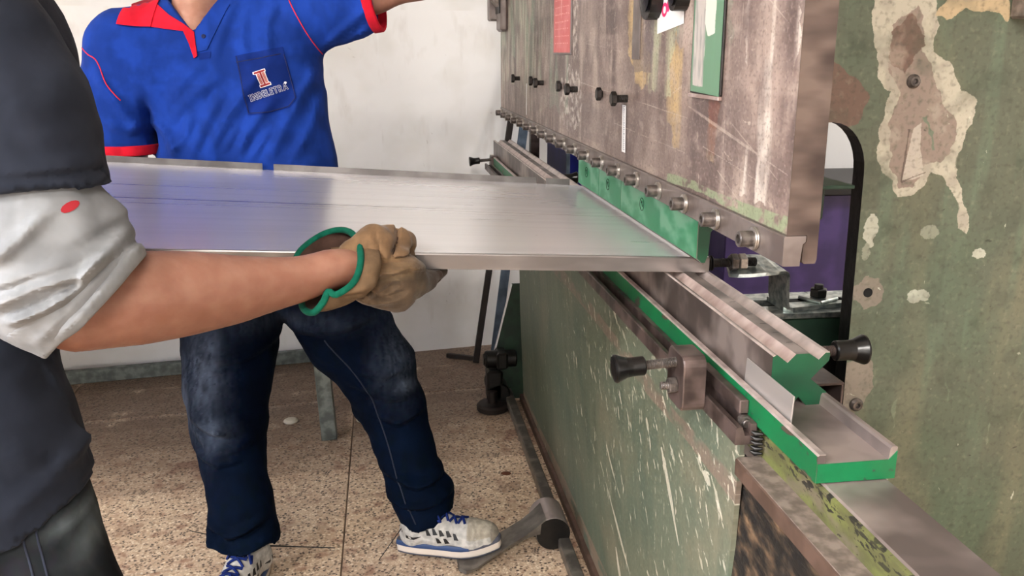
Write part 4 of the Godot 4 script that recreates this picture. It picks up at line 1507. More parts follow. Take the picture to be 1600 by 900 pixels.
	for s in [[-1.96, -1.452, "longest green punch blade under the ram, nearest the camera", 1], [-2.17, -1.962, "short middle green punch blade between the other two under the ram", 2], [-2.41, -2.172, "pale green punch blade farthest along under the ram", 3]]:
		var b := thing("punch_blade", s[2], "punch", V(0.545, 1.063, (s[0] + s[1]) * 0.5), "punch blades under the ram")
		st = mb()
		prism(st, pp, s[0], s[1])
		obj("blade", st, M.strip_steel, b)
		st = mb()
		box(st, V(0.5302, 1.0735, s[0] + 0.002), V(0.5311, 1.1445, s[1] - 0.0006), 0.0)
		obj("painted_face", st, M.punch_green, b)
		st = mb()
		var zc: float = [-1.79, -2.08, -2.31][s[3] - 1]
		var ring := []
		for i in 20:
			ring.append(V(0.53, 1.1135 + 0.013 * sin(TAU * i / 20), zc + 0.014 * cos(TAU * i / 20)))
		tube(st, ring, 0.0007, 5, true)
		for l in [[0.006, -0.003, -0.004, 0.004], [0.002, -0.007, 0.006, 0.005], [-0.005, 0.006, 0.007, -0.002]]:
			tube(st, [V(0.53, 1.1135 + l[0], zc + l[1]), V(0.53, 1.1135 + l[2], zc + l[3])], 0.0007, 5)
		obj("pen_mark", st, M.hole, b)
		if s[3] == 1:
			st = mb()
			prism(st, [Vector2(0.532, 1.149), Vector2(0.532, 1.074), Vector2(0.5407, 1.066), Vector2(0.5463, 1.066), Vector2(0.5515, 1.08), Vector2(0.5535, 1.118), Vector2(0.5625, 1.135), Vector2(0.5625, 1.149)], -1.4522, -1.4512)
			obj("painted_end", st, M.bed_green, b)
	sheet()
	gauge()
	pedal()


func chipped_green() -> StandardMaterial3D:
	var m := worn("chipped_green", Color(0.02, 0.49, 0.27), Color(0.03, 0.43, 0.235), 0.5, 0.42)
	var p := Paint.new(512, 512, Color(0.02, 0.42, 0.245))
	p.layer(p.nz(0.01, 51), 0.3, 0.8, Color(0.025, 0.36, 0.21), 0.7)
	p.layer(p.nz(0.02, 52, 2, 1), 0.74, 0.76, Color(0.3, 0.24, 0.22), 0.95)
	p.layer(p.nz(0.09, 53), 0.8, 0.82, Color(0.28, 0.25, 0.2), 0.9)
	m.albedo_texture = p.tex()
	m.uv1_scale = Vector3.ONE / 0.5
	return m


func clamp_block(called: String, label: String, z: float, dy: float, dx: float) -> void:
	var t := thing(called, label, "clamp", V(0.44 + dx, 0.905, z))
	var st := mb()
	# an upright block with rounded corners
	var pts := []
	for c in [[-0.0375, 0.0425, 0], [0.0375, 0.0425, 1], [0.0375, -0.0425, 2], [-0.0375, -0.0425, 3]]:
		var sx := signf(c[0])
		var sy := signf(c[1])
		for i in 5:
			var an: float = PI * 0.5 * i / 4.0 + [PI * 0.5, 0.0, -PI * 0.5, -PI][c[2]]
			if c[2] == 0:
				an = PI - PI * 0.5 * i / 4.0
			elif c[2] == 1:
				an = PI * 0.5 - PI * 0.5 * i / 4.0
			elif c[2] == 2:
				an = -PI * 0.5 * i / 4.0
			else:
				an = -PI * 0.5 - PI * 0.5 * i / 4.0
			pts.append(Vector2(c[0] - sx * 0.014 + 0.014 * cos(an), c[1] - sy * 0.014 + 0.014 * sin(an)))
	var keep := X
	X = Transform3D(Basis(V(0, 0, 1), V(0, 1, 0), V(-1, 0, 0)), V(0.456 + dx, 0.9475 + dy, z))
	var sm := []
	for p in pts:
		sm.append(p * 0.965)
	prism(st, pts, 0.0, 0.032)
	X = X * Transform3D(Basis.IDENTITY, V(0, 0, 0.032))
	for i in pts.size():
		var j := (i + 1) % pts.size()
		quad(st, V(pts[i].x, pts[i].y, 0), V(pts[j].x, pts[j].y, 0), V(sm[j].x, sm[j].y, 0.002), V(sm[i].x, sm[i].y, 0.002), V(pts[i].x, pts[i].y, 0.04))
	prism(st, sm, 0.0, 0.002)
	X = keep
	obj("block", st, M.brown_steel, t)
	st = mb()
	screw(st, V(0.424 + dx, 0.973 + dy, z), V(0.37 + dx, 0.969 + dy, z), 0.0075, 0.0023)
	obj("threaded_rod", st, M.bolt_steel, t)
	st = mb()
	knob_end(st, V(0.374 + dx, 0.9693 + dy, z), V(-1, -0.07, 0))
	obj("grip", st, M.black_plastic, t)
	st = mb()
	screw(st, V(0.424 + dx, 0.938 + dy, z + 0.006), V(0.398 + dx, 0.938 + dy, z + 0.006), 0.0062, 0.0022)
	hexnut(st, V(0.4225 + dx, 0.938 + dy, z + 0.006), V(0.409 + dx, 0.938 + dy, z + 0.006), 0.0125)
	obj("nut", st, M.bolt_steel, t)


# height of the tilted sheet at x, and across z
func sheet_y(x: float, z: float) -> float:
	var f := (z + 1.53) / -0.92
	var fr := 1.0575 + (0.584 - x) * 0.047
	var bk := 1.056 + (0.56 - x) * 0.07
	return lerpf(fr, bk, f)


func sheet() -> void:
	var t := thing("steel_sheet", "large bright steel sheet with bent edges, held level between the two men and the press", "sheet metal", V(-0.3, 1.06, -2.0))
	var n := 24
	var st := mb()
	var x0 := -2.0  # left end drawn out beyond view to shade the floor behind
	var x1 := 0.5838
	for s in [0.0, -0.0015]:
		for i in n:
			for j in 8:
				var q := []
				var uv := []
				for e in [[0, 0], [1, 0], [1, 1], [0, 1]]:
					var u := float(i + e[0]) / n
					var v := float(j + e[1]) / 8
					var x := lerpf(x0, x1, u)
					var z := lerpf(-1.53, -2.45, v)
					q.append(V(x, sheet_y(x, z) + s, z))
					uv.append(Vector2(u, 1.0 - v))
				quad(st, q[0], q[1], q[2], q[3], Vector3.UP if s == 0.0 else Vector3.DOWN, uv)
	obj("panel", st, M.sheet_steel, t)
	# bent down at the front: a rounded fold and the flange
	st = mb()
	var rows := []
	for i in 13:
		var x := lerpf(x0, x1, i / 12.0)
		var y := sheet_y(x, -1.53)
		rows.append([V(x, y, -1.531), V(x, y - 0.0008, -1.5285), V(x, y - 0.003, -1.5275), V(x, y - 0.0285, -1.5275), V(x, y - 0.0285, -1.529), V(x, y - 0.003, -1.529), V(x, y - 0.002, -1.531)])
	for i in 12:
		for k in 7:
			var l := (k + 1) % 7
			var c: Vector3 = (rows[i][0] + rows[i][3]) * 0.5
			quad(st, rows[i][k], rows[i + 1][k], rows[i + 1][l], rows[i][l], [V(0, 1, 0.3), V(0, 1, 1), V(0, 0, 1), V(0, -1, 0), V(0, 0, -1), V(0, 0, -1), V(0, -1, 0)][k])
	obj("front_flange", st, M.flange_steel, t)
	# turned up at the back in three lengths
	for s in [[-2.0, -0.317], [-0.288, 0.42], [0.448, 0.515]]:
		st = mb()
		for i in 8:
			var xa := lerpf(s[0], s[1], i / 8.0)
			var xb := lerpf(s[0], s[1], (i + 1) / 8.0)
			var ya := sheet_y(xa, -2.45)
			var yb := sheet_y(xb, -2.45)
			quad(st, V(xa, ya, -2.45), V(xb, yb, -2.45), V(xb, yb + 0.0165, -2.451), V(xa, ya + 0.0165, -2.451), V(0, 0, 1))
			quad(st, V(xa, ya, -2.4515), V(xb, yb, -2.4515), V(xb, yb + 0.0165, -2.4525), V(xa, ya + 0.0165, -2.4525), V(0, 0, -1))
			quad(st, V(xa, ya + 0.0165, -2.451), V(xb, yb + 0.0165, -2.451), V(xb, yb + 0.0165, -2.4525), V(xa, ya + 0.0165, -2.4525), V(0, 1, 0))
		for x in s:
			var y := sheet_y(x, -2.45)
			quad(st, V(x, y, -2.45), V(x, y, -2.4515), V(x, y + 0.0165, -2.4525), V(x, y + 0.0165, -2.451), V(signf(x - (s[0] + s[1]) * 0.5), 0, 0))
		obj("back_lip", st, M.lip_steel, t)


func gauge() -> void:
	# --- beam with a slotted top that carries the stop
	var b := thing("back_gauge", "dark green beam with slotted steel top behind the die, running under the side frame", "gauge", V(0.8, 0.83, -1.6))
	var st := mb()
	box(st, V(0.615, 0.865, -1.66), V(1.6, 0.936, -1.52), 0.004)
	obj("beam", st, M.dark_green, b)
	st = mb()
	box(st, V(0.6, 0.936, -1.568), V(1.6, 0.948, -1.515), 0.0015)
	box(st, V(0.84, 0.936, -1.66), V(1.6, 0.948, -1.59), 0.0015)
	box(st, V(0.6, 0.936, -1.66), V(0.63, 0.948, -1.568), 0.0015)
	box(st, V(0.6, 0.936, -1.66), V(0.84, 0.9479, -1.61), 0.0015)
	box(st, V(0.6, 0.936, -1.61), V(0.69, 0.9478, -1.568), 0.0015)
	obj("slotted_top", st, M.mottled_die, b)
	st = mb()
	box(st, V(0.69, 0.934, -1.612), V(1.6, 0.9362, -1.566), 0.0)
	obj("slot_floor", st, M.hole, b)
	st = mb()
	box(st, V(0.6, 0.72, -1.7), V(1.6, 0.86, -1.62), 0.004)
	obj("lower_beam", st, M.cabinet_top, b)
	# --- Z bracket: foot with slots, riser, and the tongue towards the sheet
	var t := thing("stop_bracket", "mottled bent steel bracket bolted on the slotted beam beside the sheet corner", "bracket", V(0.75, 0.948, -1.56))
	st = mb()
	var foot := [Vector2(0.735, -1.605), Vector2(0.875, -1.6), Vector2(0.888, -1.58), Vector2(0.885, -1.545), Vector2(0.75, -1.52), Vector2(0.735, -1.53)]
	var keep := X
	X = Transform3D(Basis(V(1, 0, 0), V(0, 0, 1), V(0, -1, 0)), V(0, 0.9485, 0))
	prism(st, foot, -0.0085, 0.0)
	X = keep
	obj("foot", st, M.mottled_die, t)
	for s in [[0.748, 0.79], [0.84, 0.87]]:
		st = mb()
		for k in 2:
			lathe(st, [Vector2(0, 0), Vector2(0.0095, 0), Vector2(0.0095, 0.0006), Vector2(0, 0.0006)], 16, up_to(Vector3.UP, V(s[k], 0.957, -1.568)))
		box(st, V(s[0], 0.957, -1.5775), V(s[1], 0.9576, -1.5585), 0.0)
		obj("slot", st, M.hole, t)
	st = mb()
	var rows := []
	for q in [[0.742, 0.957, 0.04, 0.0], [0.7395, 0.968, 0.04, 0.0], [0.738, 1.0, 0.04, 0.0], [0.737, 1.02, 0.041, 0.002], [0.734, 1.029, 0.042, 0.003], [0.727, 1.034, 0.043, 0.004], [0.715, 1.036, 0.044, 0.006], [0.69, 1.036, 0.042, 0.008], [0.665, 1.0345, 0.034, 0.01], [0.645, 1.032, 0.024, 0.01], [0.634, 1.03, 0.01, 0.01]]:
		var w: float = q[2]
		var u: float = q[3]
		var th := V(-0.006, -0.001, 0) if q[1] < 1.022 else V(-0.003, -0.0065, 0)
		rows.append([V(q[0], q[1] + u, -1.557 - w), V(q[0], q[1] - u, -1.557 + w), V(q[0], q[1] - u, -1.557 + w) + th, V(q[0], q[1] + u, -1.557 - w) + th])
	for i in rows.size() - 1:
		for k in 4:
			var l := (k + 1) % 4
			var c: Vector3 = (rows[i][0] + rows[i][2] + rows[i + 1][0] + rows[i + 1][2]) * 0.25
			quad(st, rows[i][k], rows[i + 1][k], rows[i + 1][l], rows[i][l], (rows[i][k] + rows[i + 1][l]) * 0.5 - c)
	for i in [0, rows.size() - 1]:
		quad(st, rows[i][0], rows[i][1], rows[i][2], rows[i][3], rows[i][0] - rows[1 if i == 0 else i - 1][0])
	obj("bent_arm", st, M.mottled_die, t)
	st = mb()
	var r := Transform3D(Basis(Vector3.UP, 0.5), V(0.822, 0.957, -1.567))
	X = r
	box(st, V(-0.028, 0.0, -0.027), V(0.028, 0.007, 0.027), 0.002)
	X = keep
	obj("square_washer", st, M.mottled_die, t)
	st = mb()
	hexnut(st, V(0.822, 0.964, -1.567), V(0.822, 0.98, -1.567), 0.017)
	rod(st, V(0.822, 0.975, -1.567), V(0.822, 0.988, -1.567), 0.0085, 16, 0.001)
	obj("nut", st, M.dark_steel, t)
	# --- stop screw with two nuts reaching to the sheet corner
	var s := thing("stop_screw", "dark threaded stop screw with two lock nuts touching the corner of the sheet", "screw", V(0.63, 1.04, -1.548))
	st = mb()
	var y := 1.0415
	screw(st, V(0.604, y, -1.548), V(0.682, y, -1.548), 0.0085, 0.003)
	obj("threaded_rod", st, M.dark_steel, s)
	st = mb()
	rod(st, V(0.585, y, -1.548), V(0.609, y, -1.548), 0.0082, 18, 0.001)
	rod(st, V(0.5885, y, -1.548), V(0.5915, y, -1.548), 0.0145, 20, 0.001)
	rod(st, V(0.594, y, -1.548), V(0.5965, y, -1.548), 0.0145, 20, 0.001)
	obj("tip", st, M.dark_steel, s)
	st = mb()
	hexnut(st, V(0.631, y, -1.548), V(0.646, y, -1.548), 0.0165)
	obj("nut", st, M.bolt_steel, s)
	st = mb()
	hexnut(st, V(0.6465, y, -1.548), V(0.662, y, -1.548), 0.0165)
	obj("nut", st, M.bright_steel, s)


func pedal() -> void:
	var t := thing("foot_pedal", "steel foot pedal on a square shaft along the foot of the machine", "pedal", V(0.45, 0, -2.6))
	var st := mb()
	bar(st, V(0.484, 0.03, -3.58), V(0.484, 0.03, -1.9), 0.034, 0.034, V(1, 0, 0), 0.003)
	obj("shaft", st, M.shaft_steel, t)
	st = mb()
	lathe(st, [Vector2(0, 0), Vector2(0.049, 0), Vector2(0.051, 0.002), Vector2(0.051, 0.128), Vector2(0.049, 0.13), Vector2(0, 0.13)], 32, up_to(Vector3.FORWARD, V(0.452, 0.062, -2.3)))
	obj("hub", st, M.plate_steel, t)
	st = mb()
	lathe(st, [Vector2(0, 0), Vector2(0.0495, 0), Vector2(0.0495, 0.0015), Vector2(0, 0.0015)], 32, up_to(Vector3.BACK, V(0.452, 0.062, -2.3)))
	obj("hub_end", st, M.oily_black, t)
	st = mb()
	var rows := []
	for q in [[0.43, 0.088, 0.024, 0.05, -2.35], [0.405, 0.078, 0.013, 0.048, -2.345], [0.37, 0.064, 0.007, 0.046, -2.335], [0.31, 0.044, 0.005, 0.046, -2.315], [0.26, 0.029, 0.005, 0.052, -2.295], [0.22, 0.02, 0.005, 0.06, -2.275], [0.19, 0.018, 0.005, 0.058, -2.262], [0.172, 0.019, 0.005, 0.03, -2.255]]:
		rows.append([V(q[0], q[1] + q[2], q[4] - q[3]), V(q[0], q[1] + q[2], q[4] + q[3]), V(q[0] - 0.004, q[1] - q[2], q[4] + q[3]), V(q[0] - 0.004, q[1] - q[2], q[4] - q[3])])
	for i in rows.size() - 1:
		for k in 4:
			var l := (k + 1) % 4
			var c: Vector3 = (rows[i][0] + rows[i][2] + rows[i + 1][0] + rows[i + 1][2]) * 0.25
			quad(st, rows[i][k], rows[i + 1][k], rows[i + 1][l], rows[i][l], (rows[i][k] + rows[i + 1][l]) * 0.5 - c)
	for i in [0, rows.size() - 1]:
		quad(st, rows[i][0], rows[i][1], rows[i][2], rows[i][3], rows[i][0] - rows[1 if i == 0 else i - 1][0])
	obj("tread", st, M.shaft_steel, t)
	# --- oily linkage and its round foot at the far end
	st = mb()
	box(st, V(0.39, 0.03, -3.5), V(0.455, 0.16, -3.42), 0.01)
	rod(st, V(0.385, 0.2, -3.46), V(0.515, 0.2, -3.46), 0.036, 20, 0.006)
	rod(st, V(0.44, 0.06, -3.6), V(0.44, 0.06, -3.42), 0.045, 20, 0.006)
	box(st, V(0.45, 0.02, -3.62), V(0.505, 0.24, -3.54), 0.012)
	box(st, V(0.43, 0.165, -3.51), V(0.475, 0.235, -3.415), 0.008)
	rod(st, V(0.378, 0.2, -3.46), V(0.388, 0.2, -3.46), 0.026, 6, 0.003)
	obj("linkage", st, M.oily_black, t)
	st = mb()
	lathe(st, [Vector2(0, 0), Vector2(0.064, 0), Vector2(0.066, 0.004), Vector2(0.066, 0.02), Vector2(0.058, 0.028), Vector2(0.02, 0.03), Vector2(0.02, 0.08), Vector2(0, 0.08)], 28, Transform3D(Basis.IDENTITY, V(0.41, 0.0005, -3.41)))
	obj("linkage_foot", st, M.bar_brown, t)


# ---------------------------------------------------------------- things at the back of the room
func background() -> void:
	var t := thing("work_bench", "steel work bench standing against the white wall behind the man in blue", "bench", V(-0.9, 0, -3.6))
	var st := mb()
	for l in [[-0.238, -3.215], [-1.75, -3.1], [-0.30, -3.93], [-1.78, -3.74]]:
		st = mb()
		bar(st, V(l[0], 0.0, l[1]), V(l[0] - (0.035 if l[0] > -1 else -0.035), 0.74, l[1] - 0.02), 0.058, 0.05, V(1, 0, 0), 0.003)
		obj("leg", st, M.bench_steel, t)
	st = mb()
	bar(st, V(-0.2, 0.055, -4.07), V(-1.9, 0.055, -3.815), 0.06, 0.03, V(0, 1, 0), 0.003)
	obj("low_rail", st, M.bench_steel, t)
	st = mb()
	bar(st, V(-1.84, 0.0, -3.43), V(-1.84, 0.73, -3.43), 0.02, 0.62, V(1, 0, 0), 0.002)
	obj("added_shade_panel", st, M.bench_steel, t)  # out of view; added to keep light off the floor under the bench
	st = mb()
	X = Transform3D(Basis(Vector3.UP, 0.1), V(-0.98, 0.76, -3.5))
	box(st, V(-0.95, -0.02, -0.36), V(0.86, 0.012, 0.42), 0.003)
	X = Transform3D.IDENTITY
	obj("bench_plate", st, M.bench_top, t)
	st = mb()
	bar(st, V(0.4, 0.0, -3.99), V(0.648, 1.42, -4.23), 0.028, 0.028, V(1, 0, 0), 0.002)
	tag(obj("steel_bar", st, M.bar_brown), "dark brown steel bar leaning behind the far end of the press", "bar")
	st = mb()
	bar(st, V(0.493, 0.0, -4.03), V(0.708, 1.4, -4.25), 0.042, 0.018, V(1, 0, 0), 0.002)
	for y in [0.37, 0.42]:
		lathe(st, [Vector2(0, 0), Vector2(0.008, 0), Vector2(0.008, 0.001), Vector2(0, 0.001)], 14, up_to(V(0, 0, 1), V(0.493 + 0.1536 * y, y, -4.0195 - 0.157 * y)))
	tag(obj("steel_bar", st, M.bar_blue), "flat blue-grey steel bar leaning beside the darker bar behind the press", "bar")
	st = mb()
	bar(st, V(0.27, 0.012, -4.08), V(0.4, 0.01, -4.02), 0.02, 0.02, V(0, 1, 0), 0.002)
	tag(obj("steel_offcut", st, M.bar_brown), "short dark steel offcut lying at the foot of the leaning bars", "offcut")
	t = thing("blue_cabinet", "deep blue steel cabinet seen in the gap between ram and die", "cabinet", V(0.95, 0, -3.7))
	st = mb()
	box(st, V(0.725, 0.0, -3.95), V(0.86, 1.3, -3.5), 0.004)
	obj("body", st, M.cabinet_blue, t)
	st = mb()
	box(st, V(0.72, 0.05, -3.505), V(0.735, 1.28, -3.495), 0.001)
	obj("door_edge", st, M.bar_blue, t)
	st = mb()
	box(st, V(0.87, 0.0, -3.7), V(1.35, 1.35, -3.66), 0.003)
	tag(obj("pale_board", st, M.white_board), "pale grey board standing upright to the right of the blue cabinet", "board")
	t = thing("purple_cabinet", "glossy purple machine cabinet seen through the throat of the side frame", "cabinet", V(2.2, 0, -3.9))
	st = mb()
	box(st, V(1.5, 0.0, -4.3), V(2.9, 0.8, -3.75), 0.006)
	obj("body", st, M.cabinet_purple, t)
	st = mb()
	box(st, V(1.46, 0.8, -4.34), V(2.94, 0.84, -3.72), 0.004)
	obj("top", st, M.cabinet_top, t)
	for p in [[-0.398, -3.389, 0.02, "pale stone chip on the floor left of the bench leg"], [-0.118, -3.363, 0.017, "pale stone chip on the floor behind the bench leg"]]:
		st = mb()
		lathe(st, [Vector2(0, 0), Vector2(p[2] * 1.3, 0.001), Vector2(p[2] * 1.5, 0.008), Vector2(p[2], 0.015), Vector2(0, 0.017)], 9, Transform3D(Basis.IDENTITY, V(p[0], 0, p[1])))
		tag(obj("stone_chip", st, M.pale_stone), p[3], "stone", "stone chips")
	st = mb()
	lathe(st, [Vector2(0, 0), Vector2(0.018, 0), Vector2(0.018, 0.002), Vector2(0.008, 0.006), Vector2(0, 0.006)], 9, Transform3D(Basis(V(1, 0, 0.1), V(0, 1, 0), V(0, 0, 0.7)), V(0.385, 0.0, -2.826)))
	tag(obj("metal_scrap", st, M.rust), "small dark scrap of metal lying on the floor left of the square shaft", "scrap")


# ---------------------------------------------------------------- the two men
func lin(r: float, g: float, b: float) -> Color:
	return Color(r, g, b).srgb_to_linear()


func moved(a: Array, xf: Transform3D) -> Array:
	a[Mesh.ARRAY_VERTEX] = xf * (a[Mesh.ARRAY_VERTEX] as PackedVector3Array)
	a[Mesh.ARRAY_NORMAL] = Transform3D(xf.basis.orthonormalized(), Vector3.ZERO) * (a[Mesh.ARRAY_NORMAL] as PackedVector3Array)
	return a


func cloth(called: String, col: Color, weave: float, rough := 0.85, sheen := 0.3, sd := 1) -> StandardMaterial3D:
	var m := mat(called, col, rough)
	m.albedo_texture = noise_tex(0.03, sd, Color(0.82, 0.82, 0.82), Color.WHITE, 0.3, 0.7, 128)
	m.uv1_triplanar = true
	m.uv1_world_triplanar = true
	m.uv1_scale = Vector3.ONE / weave
	m.vertex_color_use_as_albedo = true
	m.metallic_specular = 0.2
	m.rim_enabled = true
	m.rim = sheen
	m.rim_tint = 0.6
	m.heightmap_enabled = true
	m.heightmap_scale = 0.03
	m.heightmap_texture = bump_tex(0.2, sd + 9, 128)
	return m


func people_materials() -> void:
	cloth("polo_blue", Color(0.1, 0.23, 0.57), 0.3, 0.8, 0.25, 101)
	cloth("polo_dark", Color(0.07, 0.165, 0.45), 0.3, 0.8, 0.25, 102)
	cloth("rib_red", Color(0.84, 0.12, 0.2), 0.2, 0.8, 0.3, 103)
	cloth("denim", Color.WHITE, 0.22, 0.85, 0.06, 104)
	M.denim.rim_enabled = false
	cloth("tee_navy", Color(0.145, 0.162, 0.205), 0.3, 0.85, 0.35, 105)
	cloth("grey_knit", Color(0.53, 0.54, 0.555), 0.25, 0.85, 0.3, 106)
	cloth("leather", Color.WHITE, 0.09, 0.7, 0.25, 107)
	cloth("glove_trim", Color(0.05, 0.34, 0.27), 0.05, 0.8, 0.3, 108)
	cloth("lining", Color(0.25, 0.185, 0.16), 0.08, 0.9, 0.2, 109)
	cloth("shoe_white", Color.WHITE, 0.06, 0.7, 0.1, 110)
	cloth("lace_blue", Color(0.1, 0.17, 0.42), 0.05, 0.7, 0.2, 111)
	cloth("hair", Color(0.12, 0.1, 0.09), 0.05, 0.6, 0.2, 112)
	var s := mat("skin", Color.WHITE, 0.5)
	s.albedo_texture = noise_tex(0.02, 113, Color(0.9, 0.84, 0.82), Color.WHITE, 0.3, 0.75, 256)
	s.uv1_triplanar = true
	s.uv1_world_triplanar = true
	s.uv1_scale = Vector3.ONE / 0.16
	s.vertex_color_use_as_albedo = true
	s.subsurf_scatter_enabled = true
	s.subsurf_scatter_strength = 0.06
	s.heightmap_enabled = true
	s.heightmap_scale = 0.04
	s.heightmap_texture = bump_tex(0.1, 114, 256)
	mat("thread_dark", Color(0.05, 0.09, 0.27), 0.8)
	mat("seam_navy", Color(0.1, 0.13, 0.2), 0.85)
	mat("dot_red", Color(0.6, 0.1, 0.15), 0.85)
	mat("thread_red", Color(0.8, 0.12, 0.22), 0.8)
	mat("print_white", Color(0.9, 0.9, 0.92), 0.7)
	mat("print_blue", Color(0.05, 0.11, 0.36), 0.7)
	mat("print_red", Color(0.55, 0.08, 0.1), 0.7)
	mat("print_pink", Color(0.8, 0.55, 0.52), 0.7)
	mat("sole_white", Color(0.82, 0.78, 0.74), 0.6)
	mat("sole_blue", Color(0.15, 0.25, 0.42), 0.5)
	mat("sole_grey", Color(0.3, 0.31, 0.36), 0.6)
	mat("shoe_black", Color(0.05, 0.05, 0.06), 0.5)
	mat("eye_white", Color(0.85, 0.83, 0.8), 0.2)
	mat("iris", Color(0.1, 0.06, 0.04), 0.15)


# a hand from the wrist along dir, palm facing palm, thumb towards side; fingers bent by curl at each joint
func hand(wrist: Vector3, dir: Vector3, palm: Vector3, side: Vector3, curl: float, col: Variant) -> Array:
	dir = dir.normalized()
	side = (side - dir * side.dot(dir)).normalized()
	palm = (palm - dir * palm.dot(dir) - side * palm.dot(side)).normalized()
	var f := Fld.new(wrist - V(0.16, 0.16, 0.16) + dir * 0.06, wrist + V(0.16, 0.16, 0.16) + dir * 0.06, 0.0038)
	f.cap(wrist - dir * 0.04, wrist + dir * 0.02, 0.027, 0.024, 0.015, palm, 0.75)
	for k in 4:
		var s := 0.027 - 0.018 * k
		f.cap(wrist + dir * 0.015 + side * s * 0.5, wrist + dir * (0.085 - 0.004 * absf(k - 1.0)) + side * s, 0.014, 0.0115, 0.014, palm, 0.85)
	for k in 4:
		var s := 0.027 - 0.018 * k
		var p := wrist + dir * (0.085 - 0.004 * absf(k - 1.0)) + side * s
		var l: float = [0.042, 0.046, 0.043, 0.034][k]
		var a := curl
		var r := 0.0095
		for j in 3:
			var q: Vector3 = p + (dir * cos(a) + palm * sin(a)) * l
			f.cap(p, q, r, r * 0.92, 0.004)
			p = q
			l *= 0.68
			r *= 0.92
			a += curl
	var p := wrist + dir * 0.025 + side * 0.02
	for j in 3:
		var q: Vector3 = p + (dir * (0.75 + 0.12 * j) + side * (0.6 - 0.25 * j) + palm * (0.25 + 0.3 * j * curl)).normalized() * [0.042, 0.034, 0.026][j]
		f.cap(p, q, [0.015, 0.0115, 0.0105][j], [0.0115, 0.0105, 0.009][j], 0.008)
		p = q
	return f.mesh(col)


func head(col: Variant) -> Array:
	# local: x to its left, y up from the chin, z forward
	var f := Fld.new(V(-0.12, -0.04, -0.15), V(0.12, 0.26, 0.15), 0.0042)
	f.cap(V(0, 0.14, -0.03), V(0, 0.145, 0.02), 0.083, 0.076, 0.03)
	f.cap(V(0, 0.03, 0.045), V(0, 0.09, 0.03), 0.033, 0.062, 0.04)
	f.cap(V(0.045, 0.045, 0.0), V(0.02, 0.022, 0.05), 0.03, 0.026, 0.03)
	f.cap(V(-0.045, 0.045, 0.0), V(-0.02, 0.022, 0.05), 0.03, 0.026, 0.03)
	f.cap(V(0, -0.06, -0.035), V(0, 0.06, -0.02), 0.06, 0.06, 0.03)
	for s in [-1.0, 1.0]:
		f.carve(V(s * 0.032, 0.122, 0.105), V(s * 0.034, 0.122, 0.105), 0.019, 0.019)
		f.cap(V(s * 0.032, 0.121, 0.079), V(s * 0.033, 0.121, 0.079), 0.0135, 0.0135, 0.006)
		f.cap(V(s * 0.015, 0.14, 0.092), V(s * 0.05, 0.142, 0.078), 0.008, 0.007, 0.012)
		f.cap(V(s * 0.08, 0.095, -0.012), V(s * 0.086, 0.14, -0.02), 0.009, 0.012, 0.008, V(1, 0, 0), 0.6)
		f.cap(V(s * 0.045, 0.092, 0.065), V(s * 0.05, 0.095, 0.05), 0.02, 0.022, 0.025)
		f.cap(V(s * 0.008, 0.083, 0.103), V(s * 0.012, 0.083, 0.1), 0.009, 0.008, 0.008)
	f.cap(V(0, 0.128, 0.093), V(0, 0.088, 0.113), 0.009, 0.0125, 0.012)
	f.cap(V(-0.02, 0.06, 0.085), V(0.02, 0.06, 0.085), 0.007, 0.007, 0.008)
	f.cap(V(-0.016, 0.049, 0.083), V(0.016, 0.049, 0.083), 0.008, 0.008, 0.008)
	f.fold([V(-0.024, 0.0545, 0.09), V(0, 0.0545, 0.096), V(0.024, 0.0545, 0.09)], -0.004, 0.003)
	return f.mesh(col)


func hair(parent: Node3D, xf: Transform3D) -> void:
	var f := Fld.new(V(-0.13, 0.02, -0.16), V(0.13, 0.28, 0.13), 0.006)
	f.cap(V(0, 0.145, -0.032), V(0, 0.152, 0.016), 0.089, 0.081, 0.03)
	f.cut(V(0, -0.55, 0.83), V(0, 0.18, 0.06))
	f.cut(V(0, -1, 0.25), V(0, 0.09, -0.05))
	var n := FastNoiseLite.new()
	n.seed = 4
	n.frequency = 60.0
	f.rough(n, 0.004)
	obj("hair", moved(f.mesh(), xf), M.hair, parent)
	for s in [-1.0, 1.0]:
		var st := mb()
		X = xf * Transform3D(Basis.IDENTITY, V(s * 0.032, 0.121, 0.0815))
		lathe(st, [Vector2(0, -0.012), Vector2(0.0085, -0.0085), Vector2(0.012, 0), Vector2(0.0085, 0.0085), Vector2(0.0, 0.012)], 14)
		X = Transform3D.IDENTITY
		var e := obj("eye", st, M.eye_white, parent)
		st = mb()
		X = xf
		lathe(st, [Vector2(0, 0), Vector2(0.0055, 0), Vector2(0.003, 0.0012), Vector2(0, 0.0014)], 14, up_to(V(0, 0, 1), V(s * 0.032, 0.121, 0.0928)))
		X = Transform3D.IDENTITY
		obj("iris", st, M.iris, e)


